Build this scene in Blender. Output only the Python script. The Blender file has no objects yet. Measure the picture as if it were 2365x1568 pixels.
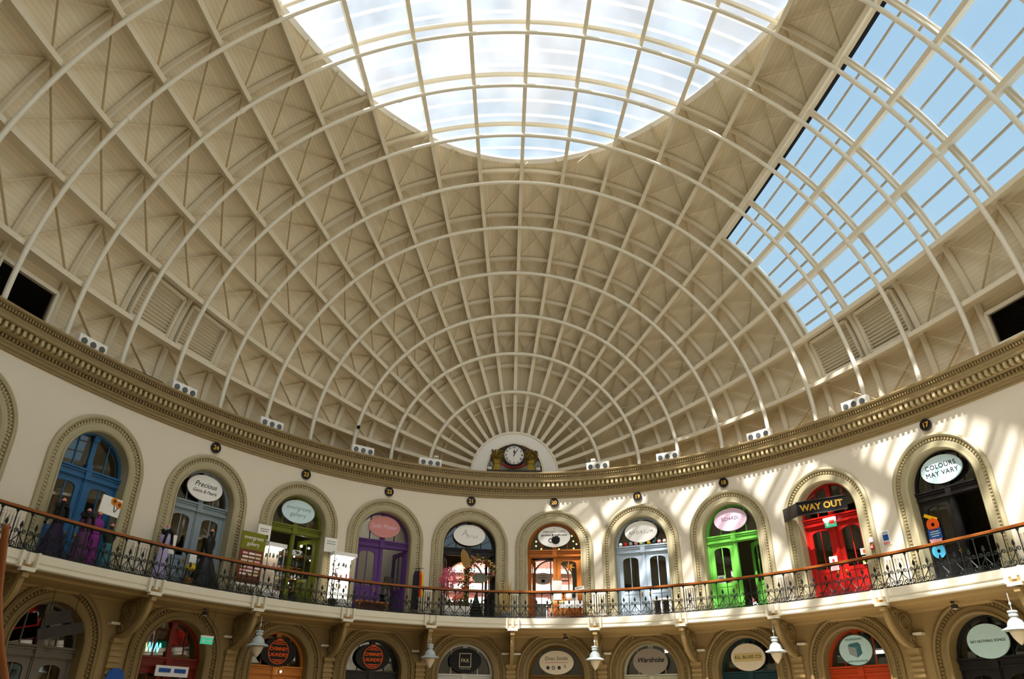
import bpy, math, random
from mathutils import Vector, Matrix
random.seed(7)
C = bpy.context.scene.collection
PI = math.pi
R = math.radians
sin, cos, sqrt = math.sin, math.cos, math.sqrt

# ------------------------------------------------------------------ the building, in metres
YC = 7.61                      # middle of the oval hall (camera stands at y = 0)
DA, DB = 27.64, 17.28          # roof hoops: half length, half width
WA, WB = 26.01, 16.83          # gallery wall: half length, half width
Z0 = 12.63                     # springing of the roof
DPH = 9.1436                   # angle between roof ribs
ZF = 5.67                      # gallery floor
HOOP_T = [13.844, 19.916, 25.743, 31.901, 38.058, 43.782, 49.316, 54.676, 59.874, 65.061, 70.428, 75.9, 81.4, 87.0]
HOOP_Y = [YC + DA * cos(R(t)) for t in HOOP_T]
DOOR_TH = [-64.9, -53.95, -42.8, -31.4, -19.53, -6.9, 5.95, 18.7, 30.8, 42.3, 53.6, 64.6]

# ------------------------------------------------------------------ materials
def lin(c):
    return tuple(((x / 255) / 12.92 if x / 255 <= .04045 else ((x / 255 + .055) / 1.055) ** 2.4) for x in c)
M = {}
def mat(name, rgb, rough=.6, metal=0, vary=.06, scale=6, bump=0, bscale=60, spec=.3):
    m = bpy.data.materials.new(name); m.use_nodes = True
    nt = m.node_tree; b = nt.nodes['Principled BSDF']
    c = lin(rgb)
    b.inputs['Roughness'].default_value = rough; b.inputs['Metallic'].default_value = metal
    b.inputs['Specular IOR Level'].default_value = spec
    if vary or bump:
        tc = nt.nodes.new('ShaderNodeTexCoord')
        n = nt.nodes.new('ShaderNodeTexNoise'); n.inputs['Scale'].default_value = scale; n.inputs['Detail'].default_value = 3
        nt.links.new(tc.outputs['Object'], n.inputs['Vector'])
        mx = nt.nodes.new('ShaderNodeMix'); mx.data_type = 'RGBA'
        mx.inputs['A'].default_value = tuple(max(0, x * (1 - vary)) for x in c) + (1,)
        mx.inputs['B'].default_value = tuple(min(1, x * (1 + vary)) for x in c) + (1,)
        nt.links.new(n.outputs['Fac'], mx.inputs['Factor']); nt.links.new(mx.outputs['Result'], b.inputs['Base Color'])
        if bump:
            n2 = nt.nodes.new('ShaderNodeTexNoise'); n2.inputs['Scale'].default_value = bscale
            nt.links.new(tc.outputs['Object'], n2.inputs['Vector'])
            bp = nt.nodes.new('ShaderNodeBump'); bp.inputs['Strength'].default_value = bump; bp.inputs['Distance'].default_value = .02
            nt.links.new(n2.outputs['Fac'], bp.inputs['Height']); nt.links.new(bp.outputs['Normal'], b.inputs['Normal'])
    else:
        b.inputs['Base Color'].default_value = c + (1,)
    M[name] = m
    return m
def emis(name, rgb, s):
    m = bpy.data.materials.new(name); m.use_nodes = True
    b = m.node_tree.nodes['Principled BSDF']; c = lin(rgb) + (1,)
    b.inputs['Base Color'].default_value = c; b.inputs['Emission Color'].default_value = c
    b.inputs['Emission Strength'].default_value = s
    M[name] = m
def glass(name, haze, tint=(1, 1, 1), gloss=.06, rough=.02, dirt=0.0):
    m = bpy.data.materials.new(name); m.use_nodes = True
    nt = m.node_tree; nt.nodes.clear()
    out = nt.nodes.new('ShaderNodeOutputMaterial')
    tr = nt.nodes.new('ShaderNodeBsdfTransparent'); tr.inputs[0].default_value = tint + (1,)
    gl = nt.nodes.new('ShaderNodeBsdfGlossy'); gl.inputs['Roughness'].default_value = rough
    mx = nt.nodes.new('ShaderNodeMixShader'); mx.inputs[0].default_value = gloss
    nt.links.new(tr.outputs[0], mx.inputs[1]); nt.links.new(gl.outputs[0], mx.inputs[2])
    if haze:
        tl = nt.nodes.new('ShaderNodeBsdfTranslucent'); tl.inputs[0].default_value = (.93, .95, 1, 1)
        m2 = nt.nodes.new('ShaderNodeMixShader'); m2.inputs[0].default_value = haze
        if dirt:
            tc = nt.nodes.new('ShaderNodeTexCoord')
            n = nt.nodes.new('ShaderNodeTexNoise'); n.inputs['Scale'].default_value = .55; n.inputs['Detail'].default_value = 6
            nt.links.new(tc.outputs['Object'], n.inputs['Vector'])
            mr = nt.nodes.new('ShaderNodeMapRange'); mr.inputs[1].default_value = .3; mr.inputs[2].default_value = .7
            mr.inputs[3].default_value = max(0, haze - dirt); mr.inputs[4].default_value = min(1, haze + dirt)
            nt.links.new(n.outputs['Fac'], mr.inputs[0]); nt.links.new(mr.outputs[0], m2.inputs[0])
        nt.links.new(mx.outputs[0], m2.inputs[1]); nt.links.new(tl.outputs[0], m2.inputs[2])
        mx = m2
    nt.links.new(mx.outputs[0], out.inputs[0])
    M[name] = m
def boards():
    m = bpy.data.materials.new('roof_boards'); m.use_nodes = True
    nt = m.node_tree; b = nt.nodes['Principled BSDF']; b.inputs['Roughness'].default_value = .7
    b.inputs['Specular IOR Level'].default_value = .25
    uv = nt.nodes.new('ShaderNodeUVMap'); sx = nt.nodes.new('ShaderNodeSeparateXYZ'); nt.links.new(uv.outputs[0], sx.inputs[0])
    fr = nt.nodes.new('ShaderNodeMath'); fr.operation = 'FRACT'; nt.links.new(sx.outputs[1], fr.inputs[0])
    lt = nt.nodes.new('ShaderNodeMath'); lt.operation = 'LESS_THAN'; lt.inputs[1].default_value = .1; nt.links.new(fr.outputs[0], lt.inputs[0])
    fl = nt.nodes.new('ShaderNodeMath'); fl.operation = 'FLOOR'; nt.links.new(sx.outputs[1], fl.inputs[0])
    wn = nt.nodes.new('ShaderNodeTexWhiteNoise'); wn.noise_dimensions = '1D'; nt.links.new(fl.outputs[0], wn.inputs['W'])
    base = nt.nodes.new('ShaderNodeMix'); base.data_type = 'RGBA'
    base.inputs['A'].default_value = lin((218, 207, 182)) + (1,); base.inputs['B'].default_value = lin((226, 214, 188)) + (1,)
    nt.links.new(wn.outputs[0], base.inputs['Factor'])
    tc = nt.nodes.new('ShaderNodeTexCoord'); n = nt.nodes.new('ShaderNodeTexNoise'); n.inputs['Scale'].default_value = 1.2
    nt.links.new(tc.outputs['Object'], n.inputs['Vector'])
    mr = nt.nodes.new('ShaderNodeMapRange'); mr.inputs[3].default_value = .25; mr.inputs[4].default_value = .8
    nt.links.new(n.outputs[0], mr.inputs[0])
    mu = nt.nodes.new('ShaderNodeMath'); mu.operation = 'MULTIPLY'; nt.links.new(mr.outputs[0], mu.inputs[0]); nt.links.new(lt.outputs[0], mu.inputs[1])
    g = nt.nodes.new('ShaderNodeMix'); g.data_type = 'RGBA'; g.inputs['B'].default_value = lin((186, 168, 132)) + (1,)
    nt.links.new(base.outputs['Result'], g.inputs['A']); nt.links.new(mu.outputs[0], g.inputs['Factor'])
    nt.links.new(g.outputs['Result'], b.inputs['Base Color'])
    M['boards'] = m
def bricks():
    m = bpy.data.materials.new('street_brick'); m.use_nodes = True
    nt = m.node_tree; b = nt.nodes['Principled BSDF']; b.inputs['Roughness'].default_value = .9
    tc = nt.nodes.new('ShaderNodeTexCoord'); mp = nt.nodes.new('ShaderNodeMapping'); mp.inputs['Rotation'].default_value = (PI / 2, 0, 0)
    br = nt.nodes.new('ShaderNodeTexBrick'); br.inputs['Scale'].default_value = 2
    br.inputs['Color1'].default_value = lin((214, 120, 108)) + (1,); br.inputs['Color2'].default_value = lin((200, 108, 92)) + (1,)
    br.inputs['Mortar'].default_value = lin((200, 170, 150)) + (1,)
    nt.links.new(tc.outputs['Object'], mp.inputs[0]); nt.links.new(mp.outputs[0], br.inputs['Vector']); nt.links.new(br.outputs['Color'], b.inputs['Base Color'])
    M['bricks'] = m
boards(); bricks()
mat('wall', (222, 212, 194), .75, vary=.03, scale=.8, bump=.05)
mat('moulding', (172, 162, 130), .5, vary=.06, scale=3)
mat('cornice', (146, 126, 86), .42, vary=.1, scale=4, spec=.5)
mat('bead', (180, 164, 122), .4, vary=.05, spec=.5)
mat('brace', (204, 189, 158), .6, vary=.08)
mat('rib', (224, 215, 194), .5, vary=.05, scale=1.5)
mat('hoop', (230, 225, 210), .35, vary=.03, spec=.5)
mat('cream', (228, 220, 202), .5, vary=.03)
mat('lowwall_shaded', (158, 132, 86), .7, vary=.06, scale=1)  # ground-floor shade put into the colour of the cream wall paint
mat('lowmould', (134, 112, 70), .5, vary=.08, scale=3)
mat('soffit', (164, 134, 84), .7, vary=.06, scale=1)  # shaded bounce tint put into the colour of the gallery underside
mat('fascia', (226, 218, 198), .5, vary=.05, scale=2)
mat('iron', (34, 38, 38), .45, .3, vary=.1)
mat('handrail', (142, 78, 30), .3, vary=.15, scale=8, spec=.5)
mat('floor', (172, 165, 150), .6, vary=.1, scale=.6)
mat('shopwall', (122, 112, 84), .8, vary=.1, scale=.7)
mat('whitewall', (225, 220, 210), .8)
mat('black', (14, 14, 15), .45, vary=.1)
mat('darkgrey', (58, 52, 46), .6)
mat('louvre_dark', (112, 92, 70), .6)
mat('barsteel', (196, 190, 180), .5)
mat('gutter', (26, 30, 44), .6)
mat('white', (238, 236, 232), .5, vary=.02)
mat('paper', (240, 238, 232), .8, vary=.03)
mat('gold', (226, 176, 70), .35, .5, vary=.1)
mat('brass', (200, 150, 60), .3, .8)
mat('grey', (150, 156, 158), .5)
mat('lampgrey', (176, 186, 186), .45, vary=.05)
mat('lens', (100, 104, 104), .15, .2)
mat('wheat', (160, 134, 40), .6, vary=.3, scale=20)
mat('wheathead', (112, 88, 30), .7, vary=.4, scale=30)
mat('ribbon', (150, 50, 40), .5)
mat('sage', (140, 150, 130), .6)
for n, c in dict(blue=(44, 98, 146), greyblue=(136, 150, 158), olive=(112, 118, 30), purple=(92, 52, 122), orange=(176, 100, 32),
                 paleblue=(176, 192, 208), green=(112, 196, 78), red=(178, 24, 18), blackdoor=(26, 24, 24), darkred=(120, 28, 14), ochre=(204, 122, 40),
                 whitedoor=(214, 212, 204), dimdoor=(112, 104, 92), teal=(28, 58, 62), vermilion=(190, 66, 20), creamdoor=(190, 186, 160), browndoor=(110, 78, 24)).items():  # dimdoor: white door with the dark corner's shade put into its colour
    mat('p_' + n, c, .4, vary=.05, spec=.4)
for n, c in dict(dpurple=(34, 18, 52), mauve=(86, 48, 86), magenta=(124, 34, 122), lilac=(176, 166, 206), sky=(200, 226, 230), pinksign=(206, 138, 136), lilacpink=(226, 196, 216),
                 bluewhite=(206, 232, 240), mint=(190, 220, 218), sand=(222, 206, 178), taupe=(150, 138, 122), pinkflesh=(232, 148, 128), pale=(190, 186, 182), bright_yellow=(244, 190, 20), strong_orange=(240, 96, 20),
                 mid_blue=(36, 84, 160), soft_pink=(246, 176, 186), cyan=(80, 190, 236), exit_green=(20, 140, 100), hazard=(244, 214, 20), signal_red=(210, 30, 30), leafgreen=(70, 84, 36),
                 darkgreen=(34, 46, 30), petalpink=(236, 134, 162), coral=(240, 130, 110), straw=(206, 180, 120), driedleaf=(150, 118, 60), wood=(168, 108, 48), darkwood=(70, 44, 26),
                 sunflower=(226, 140, 40), brown=(110, 62, 40), bannergreen=(120, 122, 24), cork=(190, 140, 90), teal2=(60, 110, 120), yellow=(220, 190, 40), red2=(200, 40, 30), greenpale=(170, 200, 130)).items():
    mat('c_' + n, c, .6, vary=.08, scale=9)
glass('glass_top', .09, (.8, .8, .8), gloss=.03, dirt=.05)
m = mat('white_cap', (240, 240, 236), .5, vary=0)
nt = m.node_tree; o_ = nt.nodes['Material Output']; tl = nt.nodes.new('ShaderNodeBsdfTranslucent'); tl.inputs[0].default_value = (.9, .9, .88, 1)
x_ = nt.nodes.new('ShaderNodeMixShader'); x_.inputs[0].default_value = .5; nt.links.new(nt.nodes['Principled BSDF'].outputs[0], x_.inputs[1]); nt.links.new(tl.outputs[0], x_.inputs[2]); nt.links.new(x_.outputs[0], o_.inputs[0])
glass('glass_side', 0, (.97, .98, 1), .03)
glass('glass_door', 0, (.86, .88, .86), .09)
emis('lamp_white', (255, 250, 235), 14)
emis('lamp_warm', (255, 205, 90), 9)
emis('lamp_cool', (235, 255, 240), 8)
emis('neon_cyan', (110, 215, 235), 3); emis('neon_yellow', (200, 225, 120), 3)
emis('exit_lit', (40, 150, 110), .9)
emis('case_lit', (255, 246, 220), 1.3)

# ------------------------------------------------------------------ mesh building
class MB:
    def __init__(s): s.v = []; s.f = []; s.uv = None
    def add(s, vs, fs):
        o = len(s.v); s.v += [tuple(p) for p in vs]; s.f += [tuple(i + o for i in f) for f in fs]
        return s
    def box(s, c, d, rz=0, ry=0):
        x, y, z = d[0] / 2, d[1] / 2, d[2] / 2
        P = [Vector((i * x, j * y, k * z)) for i in (-1, 1) for j in (-1, 1) for k in (-1, 1)]
        if ry: P = [Matrix.Rotation(ry, 3, 'Y') @ p for p in P]
        if rz: P = [Matrix.Rotation(rz, 3, 'Z') @ p for p in P]
        return s.add([p + Vector(c) for p in P], [(0, 1, 3, 2), (4, 6, 7, 5), (0, 4, 5, 1), (2, 3, 7, 6), (0, 2, 6, 4), (1, 5, 7, 3)])
    def grid(s, rows, close_u=False, close_v=False):
        n, m = len(rows), len(rows[0])
        F = []
        for i in range(n if close_u else n - 1):
            for j in range(m if close_v else m - 1):
                a, b = (i + 1) % n, (j + 1) % m
                F.append((i * m + j, a * m + j, a * m + b, i * m + b))
        return s.add([p for r in rows for p in r], F)
    def tube(s, pts, r, n=8, caps=True, flat=None):
        pts = [Vector(p) for p in pts]; rr = r if isinstance(r, (list, tuple)) else [r] * len(pts)
        up = None; rows = []
        for i, p in enumerate(pts):
            t = (pts[min(i + 1, len(pts) - 1)] - pts[max(i - 1, 0)])
            if t.length < 1e-9: t = Vector((0, 0, 1))
            t.normalize()
            if up is None:
                up = Vector((0, 0, 1)) if abs(t.z) < .9 else Vector((1, 0, 0))
            a = t.cross(up)
            if a.length < 1e-6: a = t.cross(Vector((0, 1, 0)))
            a.normalize(); b = a.cross(t).normalized(); up = b
            rows.append([p + (a * cos(2 * PI * k / n) + b * sin(2 * PI * k / n)) * rr[i] for k in range(n)])
        o = len(s.v)
        s.grid(rows, close_v=True)
        if caps:
            s.f.append(tuple(o + k for k in range(n))); s.f.append(tuple(o + (len(pts) - 1) * n + k for k in reversed(range(n))))
        return s
    def lathe(s, prof, c=(0, 0, 0), n=20, sx=1, sy=1, wob=None):
        rows = []
        for r, z in prof:
            rows.append([(c[0] + r * sx * cos(2 * PI * k / n) * (1 if not wob else wob(k, z)), c[1] + r * sy * sin(2 * PI * k / n) * (1 if not wob else wob(k, z)), c[2] + z) for k in range(n)])
        o = len(s.v); s.grid(rows, close_v=True)
        s.f.append(tuple(o + k for k in range(n))); s.f.append(tuple(o + (len(prof) - 1) * n + k for k in reversed(range(n))))
        return s
    def prism(s, loop, y0, y1):
        n = len(loop); o = len(s.v)
        s.v += [(x, y0, z) for x, z in loop] + [(x, y1, z) for x, z in loop]
        s.f.append(tuple(o + i for i in range(n))); s.f.append(tuple(o + n + i for i in reversed(range(n))))
        for i in range(n): s.f.append((o + i, o + (i + 1) % n, o + n + (i + 1) % n, o + n + i))
        return s
    def ring(s, outer, inner, y0, y1, closed=True):
        n = len(outer)
        rows = [[(outer[i][0], y0, outer[i][1]), (inner[i][0], y0, inner[i][1]), (inner[i][0], y1, inner[i][1]), (outer[i][0], y1, outer[i][1])] for i in range(n)]
        return s.grid(rows, close_u=closed, close_v=True)
    def ball(s, c, r, n=10, m=6, sx=1, sy=1, sz=1):
        prof = [(max(1e-4, r * sin(PI * i / m)), -r * cos(PI * i / m) * sz) for i in range(m + 1)]
        return s.lathe(prof, c, n, sx, sy)
    def build(s, name, m, parent=None, smooth=False, loc=None, uv=None):
        me = bpy.data.meshes.new(name); me.from_pydata(s.v, [], s.f)
        me.materials.append(M[m] if isinstance(m, str) else m)
        if uv:
            l = me.uv_layers.new(name='UVMap')
            for p in me.polygons:
                for li in p.loop_indices: l.data[li].uv = uv[me.loops[li].vertex_index]
        me.update()
        import bmesh
        bm = bmesh.new(); bm.from_mesh(me); bmesh.ops.recalc_face_normals(bm, faces=bm.faces); bm.to_mesh(me); bm.free()
        if smooth:
            for p in me.polygons: p.use_smooth = True
        o = bpy.data.objects.new(name, me); C.objects.link(o)
        if parent is not None: o.parent = parent
        if loc: o.location = loc
        return o
def tag(o, label=None, cat=None, group=None, kind=None):
    if label: o['label'] = label
    if cat: o['category'] = cat
    if group: o['group'] = group
    if kind: o['kind'] = kind
    return o
def thing(name, label, cat, loc=(0, 0, 0), rz=0, group=None, kind=None):
    o = bpy.data.objects.new(name, None); C.objects.link(o); o.empty_display_size = .2
    o.location = loc; o.rotation_euler = (0, 0, rz)
    return tag(o, label, cat, group, kind)
def text(body, size, m, parent, loc, name='lettering', extrude=.004, space=1, shear=0, bold=0, align='CENTER', rz=0, width=None):
    cu = bpy.data.curves.new(name, 'FONT'); cu.body = body; cu.size = size; cu.extrude = extrude; cu.align_x = align; cu.align_y = 'CENTER'
    cu.space_character = space; cu.shear = shear; cu.offset = bold; cu.resolution_u = 3
    cu.materials.append(M[m])
    o = bpy.data.objects.new(name, cu); C.objects.link(o); o.parent = parent; o.location = loc; o.rotation_euler = (PI / 2, 0, 0)
    if rz: o.rotation_euler = (PI / 2, rz, 0)
    bpy.context.view_layer.update()
    me = bpy.data.meshes.new_from_object(o.evaluated_get(bpy.context.evaluated_depsgraph_get()))
    if not me.materials: me.materials.append(M[m])
    o2 = bpy.data.objects.new(name, me); C.objects.link(o2); o2.parent = parent; o2.location = loc; o2.rotation_euler = o.rotation_euler.copy()
    bpy.data.objects.remove(o); bpy.data.curves.remove(cu)
    return o2
ORD = ['zeroth', 'first', 'second', 'third', 'fourth', 'fifth', 'sixth', 'seventh', 'eighth', 'ninth', 'tenth', 'eleventh', 'twelfth', 'thirteenth', 'fourteenth']

# ------------------------------------------------------------------ the oval: arc length along the wall
TH = [R(-100 + i * .1) for i in range(2001)]
SS = [0.0]
for i in range(1, len(TH)):
    a, b = TH[i - 1], TH[i]
    SS.append(SS[-1] + sqrt((WB * (sin(b) - sin(a))) ** 2 + (WA * (cos(b) - cos(a))) ** 2))
s_mid = SS[1000]
SS = [s - s_mid for s in SS]
def th_of_s(s):
    lo, hi = 0, len(SS) - 1
    while hi - lo > 1:
        m = (lo + hi) // 2
        if SS[m] <= s: lo = m
        else: hi = m
    f = (s - SS[lo]) / (SS[hi] - SS[lo])
    return TH[lo] + f * (TH[hi] - TH[lo])
def s_of_th(d):
    i = (d + 100) / .1; k = int(i)
    return SS[k] + (i - k) * (SS[k + 1] - SS[k])
def nrm(th):     # inward normal of the wall
    v = Vector((-sin(th) / WB, -cos(th) / WA, 0)); return v.normalized()
def Wt(th, z, off=0):
    n = nrm(th); return (WB * sin(th) + n.x * off, YC + WA * cos(th) + n.y * off, z)
def W(s, z, off=0): return Wt(th_of_s(s), z, off)
def place(thd, off, z):   # location and turn of a thing facing the hall; local x = right, local y = outwards
    th = R(thd); n = nrm(th)
    return Wt(th, z, off), math.atan2(-n.y, -n.x) - PI / 2
DOOR_S = [s_of_th(t) for t in DOOR_TH]
MID_S = [(DOOR_S[i] + DOOR_S[i + 1]) / 2 for i in range(len(DOOR_S) - 1)]
S_L, S_R = DOOR_S[0] - (MID_S[0] - DOOR_S[0]), DOOR_S[-1] + (DOOR_S[-1] - MID_S[-1])
EDGE_S = [S_L] + MID_S + [S_R]

# ------------------------------------------------------------------ roof
def sh(t, ph, d=0):       # t along the roof from the clock end, ph across it from the crown, d outwards
    r = (DB + d) * sin(t); return Vector((r * sin(ph), YC + (DA + d) * cos(t), Z0 + r * cos(ph)))
def t_of_y(y, d=0): return math.acos(max(-1, min(1, (y - YC) / (DA + d))))
def t_edge(ph, d=.8):     # edge of the oval roof light on meridian ph
    k1 = ((DB + d) * sin(ph) / 11.9) ** 2; k2 = ((DA + d) / 19.7) ** 2
    if k1 >= 1: return None
    return math.acos(sqrt((1 - k1) / (k2 - k1)))
PHC = R(4 * DPH); PN0, PN1 = R(5 * DPH), R(8 * DPH)
TN = t_of_y(HOOP_Y[5] - .02, .8)

def build_shell():
    mb = MB(); uv = []
    def patch(phs, tfun, nt):
        rows = []
        for ph in phs:
            t0, t1 = tfun(ph); row = []
            for i in range(nt + 1):
                t = t0 + (t1 - t0) * i / nt; row.append(sh(t, ph, .8)); uv.append((YC + DA * cos(t), math.degrees(ph) / DPH * 15))
            rows.append(row)
        mb.grid(rows)
    def span(a, b, n): return [a + (b - a) * i / n for i in range(n + 1)]
    E0, E1 = R(1), R(179)
    patch(span(-PHC, PHC, 64), lambda p: (E0, t_edge(p)), 40)
    patch(span(-PHC, PHC, 64), lambda p: (PI - t_edge(p), E1), 40)
    patch(span(-R(94), -PHC, 40), lambda p: (E0, E1), 90)
    patch(span(PHC, PN0, 8), lambda p: (E0, E1), 90)
    patch(span(PN0, PN1, 20), lambda p: (E0, TN), 40)
    patch(span(PN0, PN1, 20), lambda p: (PI - TN, E1), 40)
    patch(span(PN1, R(94), 16), lambda p: (E0, E1), 90)
    o = mb.build('ceiling', 'boards', smooth=True, uv=uv)
    tag(o, 'boarded underside of the great oval domed roof', 'ceiling', kind='structure')
build_shell()

def strip(mb, pts, nr, w, d0, d1, lat):
    """bar along pts; nr: outward normals, lat: sideways; section w wide, from d0 to d1 outwards"""
    rows = []
    for p, n, l in zip(pts, nr, lat):
        rows.append([p - l * w / 2 + n * d0, p + l * w / 2 + n * d0, p + l * w / 2 + n * d1, p - l * w / 2 + n * d1])
    o = len(mb.v); mb.grid(rows, close_v=True)
    k = len(rows); mb.f += [(o, o + 1, o + 2, o + 3), (o + (k - 1) * 4 + 3, o + (k - 1) * 4 + 2, o + (k - 1) * 4 + 1, o + (k - 1) * 4)]
def snorm(t, ph):
    r = sin(t) / DB; return Vector((r * sin(ph), cos(t) / DA, r * cos(ph))).normalized()

def sb(t, ph, d): return sh(t, ph, d) - snorm(t, ph) * d
# roof lights: glass and glazing bars
def window_top():
    root = thing('window_1', 'bright oval roof light at the crown of the dome', 'roof light', (0, YC, Z0 + DB), kind='structure')
    L = Vector(root.location)
    mb = MB(); rows = []
    for i in range(65):
        ph = -PHC + 2 * PHC * i / 64; t0 = t_edge(ph)
        rows.append([sh(t0 + (PI - 2 * t0) * k / 80, ph, .86) - L for k in range(81)])
    mb.grid(rows); mb.build('glass', 'glass_top', root, smooth=True)
    b = MB()     # curb round the opening
    ring = []
    for i in range(97):
        ph = -PHC + 2 * PHC * i / 96; ring.append((t_edge(ph), ph))
    for sgn in (0, 1):
        pts = [sb(t if not sgn else PI - t, ph, .8) - L for t, ph in ring]
        nr = [snorm(t if not sgn else PI - t, ph) for t, ph in ring]
        lat = []
        for i in range(len(pts)):
            tg = (pts[min(i + 1, 96)] - pts[max(i - 1, 0)]).normalized(); lat.append(nr[i].cross(tg).normalized())
        strip(b, pts, nr, .22, .74, .98, lat)
    for sgn in (-1, 1):
        ph = sgn * PHC; t0 = t_edge(ph); ts = [t0 + (PI - 2 * t0) * k / 40 for k in range(41)]
        lat = [Vector((cos(ph), 0, -sin(ph)))] * 41
        strip(b, [sb(t, ph, .8) - L for t in ts], [snorm(t, ph) for t in ts], .16, .74, .98, lat)
    b.build('window_frame', 'white', root)
    g = MB()
    ys = []
    H = HOOP_Y
    for k in range(5, 13):
        for f in (.12, .42, .72): ys.append(H[k] + (H[k + 1] - H[k]) * f)
    ys += [YC - (y - YC) for y in ys]
    for y in ys:
        t = t_of_y(y, .8)
        tt = t if t < PI / 2 else PI - t
        # width of the opening at this t
        ph_max = PHC
        if t_edge(0) > tt: continue
        lo, hi = 0, PHC
        if t_edge(PHC) > tt:
            for _ in range(30):
                m = (lo + hi) / 2
                if t_edge(m) <= tt: lo = m
                else: hi = m
            ph_max = lo
        if ph_max < .03: continue
        ps = [-ph_max + 2 * ph_max * i / 32 for i in range(33)]
        strip(g, [sb(t, p, .8) - L for p in ps], [snorm(t, p) for p in ps], .13, .78, .85, [Vector((0, 1, 0))] * 33)
    g.build('glazing_bars', 'white_cap', root)
window_top()
def window_side():
    root = thing('window_2', 'long glazed band in the dome showing blue sky', 'roof light', sh(R(60), R(59), .8), kind='structure')
    L = Vector(root.location)
    ts = [TN + (PI - 2 * TN) * k / 60 for k in range(61)]
    mb = MB(); mb.grid([[sh(t, PN0 + (PN1 - PN0) * i / 16, .86) - L for t in ts] for i in range(17)]); mb.build('glass', 'glass_side', root, smooth=True)
    g = MB()
    for j in range(5, 8):
        for f in (1 / 3, 2 / 3):
            ph = R((j + f) * DPH); lat = [Vector((cos(ph), 0, -sin(ph)))] * 61
            strip(g, [sh(t, ph, 0) - L for t in ts], [snorm(t, ph) for t in ts], .085, .76, .86, lat)
    g.build('glazing_bars', 'barsteel', root)
    f = MB()
    for ph, w in ((PN0, .3), (PN1, .3)):
        lat = [Vector((cos(ph), 0, -sin(ph)))] * 61
        strip(f, [sb(t, ph, .8) - L for t in ts], [snorm(t, ph) for t in ts], w, .72, .98, lat)
    for t in (TN, PI - TN):
        ps = [PN0 + (PN1 - PN0) * i / 24 for i in range(25)]
        strip(f, [sb(t, p, .8) - L for p in ps], [snorm(t, p) for p in ps], .26, .72, .98, [Vector((0, 1, 0))] * 25)
    f.build('window_frame', 'cream', root)
    gu = MB(); gu.grid([[sh(t, PN0 + R(.3) + R(.75) * i / 2, .8) - L for t in ts] for i in range(3)]); gu.build('gutter', 'gutter', root)
    fl = MB()    # pale flashings above the purlins
    for k in range(6, 14):
        t = t_of_y(HOOP_Y[k], .7); ps = [PN0 + (PN1 - PN0) * i / 24 for i in range(25)]
        strip(fl, [sb(t, p, .7) - L for p in ps], [snorm(t, p) for p in ps], .24, .70, .78, [Vector((0, 1, 0))] * 25)
    fl.build('flashing', 'white', root)
window_side()

# ribs running the length of the roof
def side_word(j): return 'centre' if j == 0 else ORD[abs(j)] + ' rib ' + ('right' if j > 0 else 'left') + ' of the centre rib'
for j in range(-9, 10):
    ph = R(j * DPH); lat0 = Vector((cos(ph), 0, -sin(ph)))
    ts = [R(6.75) + (R(112) - R(6.75)) * i / 90 for i in range(91)]
    pts = [sh(t, ph, 0) for t in ts]; nr = [snorm(t, ph) for t in ts]; lat = [lat0] * 91
    mb = MB(); strip(mb, pts, nr, .06, .13, .80, lat)
    o = mb.build('roof_rib', 'rib')
    lab = 'middle long roof rib rising straight up from above the clock' if j == 0 else ORD[abs(j)] + ' long roof rib to the ' + ('right' if j > 0 else 'left') + ' of the middle one above the clock'
    tag(o, lab, 'roof rib', 'long ribs of the domed roof')
    fb = MB(); strip(fb, pts, nr, .17, .085, .135, lat); fb.build('flange', 'rib', o)
# hoops (tubes) and purlins, in upright planes across the roof
for k, t in enumerate(HOOP_T):
    t = R(t); y = HOOP_Y[k]; r = DB * sin(t)
    ph_end = R(92) if k else R(90)
    n = 96
    pts = [(r * sin(-ph_end + 2 * ph_end * i / n), y, Z0 + r * cos(-ph_end + 2 * ph_end * i / n)) for i in range(n + 1)]
    mb = MB().tube(pts, .088, 10)
    o = mb.build('roof_hoop', 'hoop', smooth=True)
    tag(o, 'smallest pale tubular hoop, arching closest over the clock' if k == 0 else ORD[k + 1] + ' pale tubular hoop counted outwards from the clock', 'roof hoop', 'tubular hoops under the roof')
    for d in ((-62, -23, 21, 64) if k % 2 else (-48, 44)):
        p = R(d); q = R(d + .7); cm = MB()
        cm.tube([(r * sin(p), y, Z0 + r * cos(p)), (r * sin(q), y, Z0 + r * cos(q))], .108, 10)
        cm.build('coupling', 'hoop', o)
    R2 = (DB + .62) * sin(t_of_y(y, .62)); ps = [-R(91) + 2 * R(91) * i / 96 for i in range(97)]
    pb = MB(); strip(pb, [Vector((R2 * sin(p), y, Z0 + R2 * cos(p))) for p in ps], [Vector((sin(p), 0, cos(p))) for p in ps], .11, -.08, .1, [Vector((0, 1, 0))] * 97)
    o = pb.build('roof_purlin', 'rib')
    tag(o, 'curved purlin against the boards behind the ' + ('smallest' if k == 0 else ORD[k + 1]) + ' tubular hoop from the clock', 'purlin', 'curved purlins under the boards')
y = 35.25; R2 = (DB + .62) * sin(t_of_y(y, .62)); ps = [-R(91) + 2 * R(91) * i / 64 for i in range(65)]
o = MB(); strip(o, [Vector((R2 * sin(p), y, Z0 + R2 * cos(p))) for p in ps], [Vector((sin(p), 0, cos(p))) for p in ps], .06, -.05, .06, [Vector((0, 1, 0))] * 65)
tag(o.build('roof_purlin', 'rib'), 'thin curved purlin close round the white clock arch, inside all hoops', 'purlin', 'curved purlins under the boards')
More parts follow.
